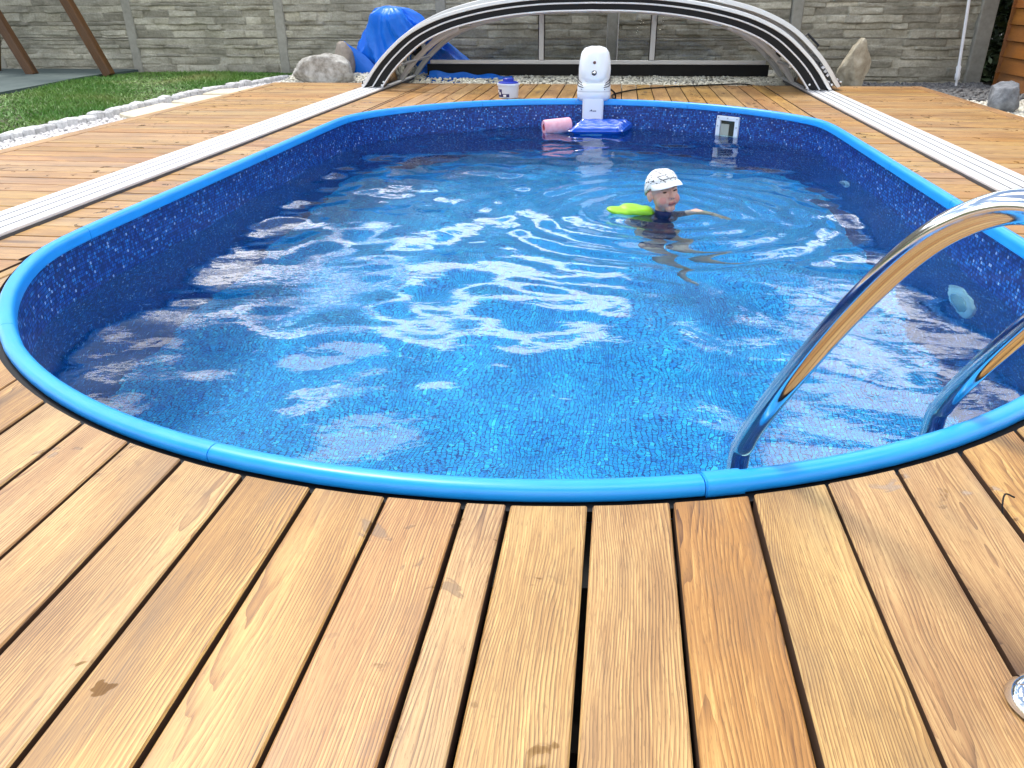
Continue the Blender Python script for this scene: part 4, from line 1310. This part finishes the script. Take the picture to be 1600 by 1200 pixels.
b = MB(); b.lathe([(.012, 0), (.012, .006), (.006, .012), (0, .013)], 12); b.build('valve', CLOUDY, ic, loc=(.15, -.06, .060))

# ================================================================== ladder
P1 = Vector((.565, 1.375, 0)); P2 = Vector((1.012, 1.586, 0)); DV = Vector((.445, -.895, 0)).normalized()
lad = empty('pool_ladder', (P1 + P2) / 2); tag(lad, 'polished stainless steel pool ladder with two bent handrails at the near rim', 'ladder')
LC = (P1 + P2) / 2
pathsz = [(0, -1.05), (0, -.5), (0, -.06), (.014, .022), (.060, .118), (.131, .240), (.221, .381), (.307, .493), (.376, .555), (.445, .588), (.515, .588), (.575, .555), (.622, .49), (.650, .40), (.664, .28), (.670, .15), (.672, .008)]
for P0 in (P1, P2):
    pts = catmull([P0 + DV * s_ + Vector((0, 0, z)) - LC for s_, z in pathsz], 8)
    b = MB(); b.tube(pts, .0215, 24); hr = b.build('handrail', STEEL, lad, smooth=True)
    q = P0 + DV * .672 - LC
    b = MB(); b.lathe([(.044, .0015), (.046, .005), (.044, .012), (.038, .022), (.029, .030), (.024, .032)], 32); b.build('foot_flange', STEEL, lad, smooth=True, loc=q)
for z in (-.42, -.68, -.94):
    a = (P2 - P1); an = math.atan2(a.y, a.x)
    b = MB(); b.box((0, 0, 0), (.46, .075, .022), bev=.005); tr = b.build('tread', STEEL, lad, loc=(0, 0, z), rot=(0, 0, an))
    for k in range(4):
        c = MB(); c.box((0, -.024 + .016 * k, .0125), (.40, .007, .003)); c.build('grip', GREYP, tr)

# ================================================================== child
Zc = ZW
per = empty('person_pivot')
bpy.data.objects.remove(per)
yawh = rad(180 + 26)                    # face towards the camera and to its right
HM = Matrix.Translation((CH.x, CH.y, ZW + .108)) @ Matrix.Rotation(yawh, 4, 'Z') @ Matrix.Rotation(rad(10), 4, 'X') @ Matrix.Rotation(rad(8), 4, 'Y')
hs_ = 1.0
def hp(x, y, z): return HM @ Vector((x, y, z))
RotH = HM.to_3x3().to_4x4()
def he(x, y, z, r): return (hp(x, y, z), r, RotH)
segs = [he(0, -.012, .032, (.074, .088, .075)), he(0, .018, -.025, (.063, .064, .072)), he(.033, .045, -.036, (.031, .030, .032)), he(-.033, .045, -.036, (.031, .030, .032)),
        he(0, .055, -.082, (.026, .022, .019)), he(0, .0915, -.020, (.0115, .012, .010)), he(.009, .085, -.023, (.008, .009, .007)), he(-.009, .085, -.023, (.008, .009, .007)),
        (hp(0, .080, .014), .0065, hp(0, .090, -.014), .0085), he(0, .069, .034, (.046, .013, .012)),
        he(0, .0815, -.0505, (.019, .0075, .0048)), he(0, .0800, -.0600, (.016, .0075, .0058)),
        he(.076, -.008, -.008, (.010, .018, .028)), he(-.076, -.008, -.008, (.010, .018, .028)), he(.079, -.014, -.002, (.009, .011, .018)), he(-.079, -.014, -.002, (.009, .011, .018)),
        (hp(0, -.018, -.07), .043, hp(0, -.030, -.14), .047)]
base = hp(0, -.03, -.145)
sh = Vector((CH.x - .015, CH.y + .035, ZW - .085))
rt = Vector((math.cos(rad(33)), math.sin(rad(33)), 0))       # shoulder axis (image right, a little away)
fw_ = Vector((math.sin(rad(33)), -math.cos(rad(33)), 0))
LSh = sh + rt * .115; RSh = sh - rt * .115
hip = sh + Vector((-.01, .04, -.31))
segs += [(base, .05, sh + Vector((0, 0, .01)), .066), (LSh, .045, RSh, .045), (sh + Vector((0, 0, -.04)), .092, hip, .082), (sh + rt * .045 + Vector((0, 0, -.06)), .07, hip + rt * .04, .072), (sh - rt * .045 + Vector((0, 0, -.06)), .07, hip - rt * .04, .072)]
# image-right arm stretched out just at the surface; image-left arm down and back under the float
LE = LSh + Vector((.105, -.02, .060)); LW = LE + Vector((.105, -.07, -.004))
RE = RSh + Vector((-.045, .05, -.13)); RW = RE + Vector((.04, -.08, -.09))
segs += [(LSh, .042, LE, .033), (LE, .033, LW, .023), (RSh, .040, RE, .029), (RE, .029, RW, .020)]
def hand(w, d, up):
    d = d.normalized(); sd = d.cross(up).normalized(); out = [(w, .018, w + d * .035, .017)]
    for k, (o_, L) in enumerate(((-.014, .030), (-.005, .035), (.005, .034), (.014, .027))):
        a = w + d * .040 + sd * o_; m_ = a + d * L * .55 - up * .003; e = m_ + d * L * .5 - up * .008
        out += [(a, .0062, m_, .0056), (m_, .0056, e, .0046)]
    a = w + d * .012 + sd * .016; m_ = a + d * .018 + sd * .014; e = m_ + d * .016 + sd * .003
    out += [(a, .0075, m_, .0062), (m_, .0062, e, .005)]
    return out
segs += hand(LW, LW - LE, Vector((0, 0, 1))) + hand(RW, RW - RE, Vector((0, 0, 1)))
for sgn, kn, an_ in ((1, Vector((.20, -.17, -.22)), Vector((.40, -.20, -.34))), (-1, Vector((.10, -.20, -.26)), Vector((.24, -.26, -.46)))):
    h0 = hip + rt * .05 * sgn; k0_ = h0 + kn * .85; a0 = h0 + an_ * .95
    segs += [(h0, .068, k0_, .046), (k0_, .046, a0, .028), (a0, .027, a0 + Vector((.05, -.07, .0)), .020)]
body = voxel('person', segs, .0042, 3, .5)
for m_ in (SKIN, NAVY, LIP, CHEEK): body.materials.append(m_)
HI = HM.inverted(); mi = []
neck_z = hp(0, -.03, -.118).z
for p in body.polygons:
    c = p.center; l = HI @ c; k = 0
    if c.z < ZW - .004 + .0 and (c - hip).length < .12: k = 1
    d_ax = (c - sh).to_2d().length
    if c.z < ZW + .016 and d_ax < .105 and c.z > hip.z - .02: k = 1
    elif (c - LSh).length < .085 or (c - RSh).length < .085: k = 1
    elif hip.z - .09 < c.z < ZW + .012 and d_ax < .13 and (c - hip).to_2d().length < .13: k = 1
    if abs(l.x) < .0185 and l.y > .068 and -.0665 < l.z < -.0455: k = 2
    elif l.y > .04 and ((abs(abs(l.x) - .042) / .017) ** 2 + ((l.z + .032) / .017) ** 2) < 1: k = 3
    mi.append(k)
body.polygons.foreach_set('material_index', mi)
person = link('person', body); tag(person, 'small child in a white cap and navy shirt swimming neck-deep in the water', 'person')
def part(me_, nm, m_, sm=True):
    o = link(nm, me_, m_, person); return o
# eyes (narrowed), brows, mouth line
for sgn in (-1, 1):
    b = MB(); Mx = HM.to_3x3()
    b.lathe([(0, -1), (.5, -.86), (.86, -.5), (1, 0), (.86, .5), (.5, .86), (0, 1)], 14, M=Mx @ Matrix.Rotation(rad(-8 * sgn), 3, 'Y') @ Matrix.Diagonal((.0115, .006, .0036)), c=hp(sgn * .030, .0735, .0075)); b.build('eye', EYE, person, smooth=True)
    b = MB(); b.tube(catmull([hp(sgn * .013, .082, .022), hp(sgn * .030, .0795, .0265), hp(sgn * .047, .068, .0215)], 4), [.002] + [.0032] * 7 + [.0018], 8); b.build('eyebrow', BROW, person, smooth=True)
b = MB(); b.tube(catmull([hp(-.019, .0835, -.0545), hp(0, .0895, -.0555), hp(.019, .0835, -.0545)], 4), .0016, 6); b.build('mouth_line', mat('mouth_dark', (.06, .015, .015), .6), person)
for sgn in (-1, 1):
    b = MB(); b.lathe([(0, -1), (.7, -.7), (1, 0), (.7, .7), (0, 1)], 8, M=HM.to_3x3() @ Matrix.Diagonal((.003, .003, .002)), c=hp(sgn * .0062, .094, -.0285)); b.build('nostril', EYE, person)
# cap
V_ = []; Fc_ = []; nu, nv = 40, 14
Vc = []
for j in range(nv + 1):
    ph = (math.pi / 2) * (1 - j / nv)            # from the crown down to the band
    for k in range(nu):
        a = 2 * math.pi * k / nu
        x = .082 * math.cos(a) * math.cos(ph) ** .8; y_ = -.012 + .098 * math.sin(a) * math.cos(ph) ** .8
        drop = -.008 - .040 * max(0, -math.sin(a)) - .0 * max(0, math.sin(a)) + .032 * max(0, math.sin(a))
        z = .030 + drop * (1 - math.sin(ph)) + .088 * math.sin(ph) ** .9
        z += .002 * fbm(x * 40, y_ * 40, 3)
        Vc.append(hp(x, y_, z))
Fc_ = [(j * nu + k, j * nu + (k + 1) % nu, (j + 1) * nu + (k + 1) % nu, (j + 1) * nu + k) for j in range(nv) for k in range(nu)]
cm = mesh_from('cap', Vc, Fc_, True)
cap = link('cap', cm, CAPM, person)
cap['label'] = 'white cotton cap with black printed scribbles'
so = cap.modifiers.new('thick', 'SOLIDIFY'); so.thickness = .003
# visor
rings = []
for k in range(21):
    a = rad(20 + 140 * k / 20); f = math.sin((a - rad(20)) / rad(140) * math.pi)
    xi, yi = .083 * math.cos(a), -.012 + .099 * math.sin(a)
    L = .048 * f ** .6 + .001
    zi = .051; 
    dx_, dy_ = math.cos(a) * .45, .9
    q = [(xi * .98, yi * .98, zi + .006), (xi + dx_ * L * .5, yi + dy_ * L * .5, zi + .002 - .25 * abs(xi) ** 1.0 * .25), (xi + dx_ * L, yi + dy_ * L, zi - .012 - .12 * abs(xi)), (xi + dx_ * L, yi + dy_ * L, zi - .015 - .12 * abs(xi)), (xi + dx_ * L * .5, yi + dy_ * L * .5, zi - .003 - .06 * abs(xi)), (xi * .98, yi * .98, zi + .001)]
    rings.append([hp(*v) for v in q])
b = MB(); b.loft(rings); vz = b.build('visor', CAPW, cap, smooth=60)
b = MB(); b.lathe([(.004, 0), (.006, .003), (0, .006)], 10, M=HM.to_3x3(), c=hp(0, -.012, .117)); b.build('cap_button', CAPW, cap)
# lime green float behind the shoulders
fl = voxel('swim_float', [((-.03, 0, 0), (.085, .065, .026)), ((-.11, -.02, -.012), (.08, .05, .018)), ((.03, -.01, .004), (.045, .05, .028)), ((-.03, -.045, .004), .018, (.04, -.04, .010), .022)], .007, 4)
o = link('swim_float', fl, LIME, person, (CH.x - .11, CH.y + .03, ZW + .002), (rad(8), rad(10), rad(12)))
o['label'] = 'lime green inflatable swim float behind the shoulder'

# small loop of cord sticking up between two near boards
b = MB(); b.tube(catmull([(.992, 1.20, -.01), (.992, 1.215, .012), (1.003, 1.235, .02), (1.018, 1.232, .016)], 5), .0016, 6)
tag(b.build('cord', RUBBER), 'tiny dark curl of cord sticking up between two near deck boards', 'cord')
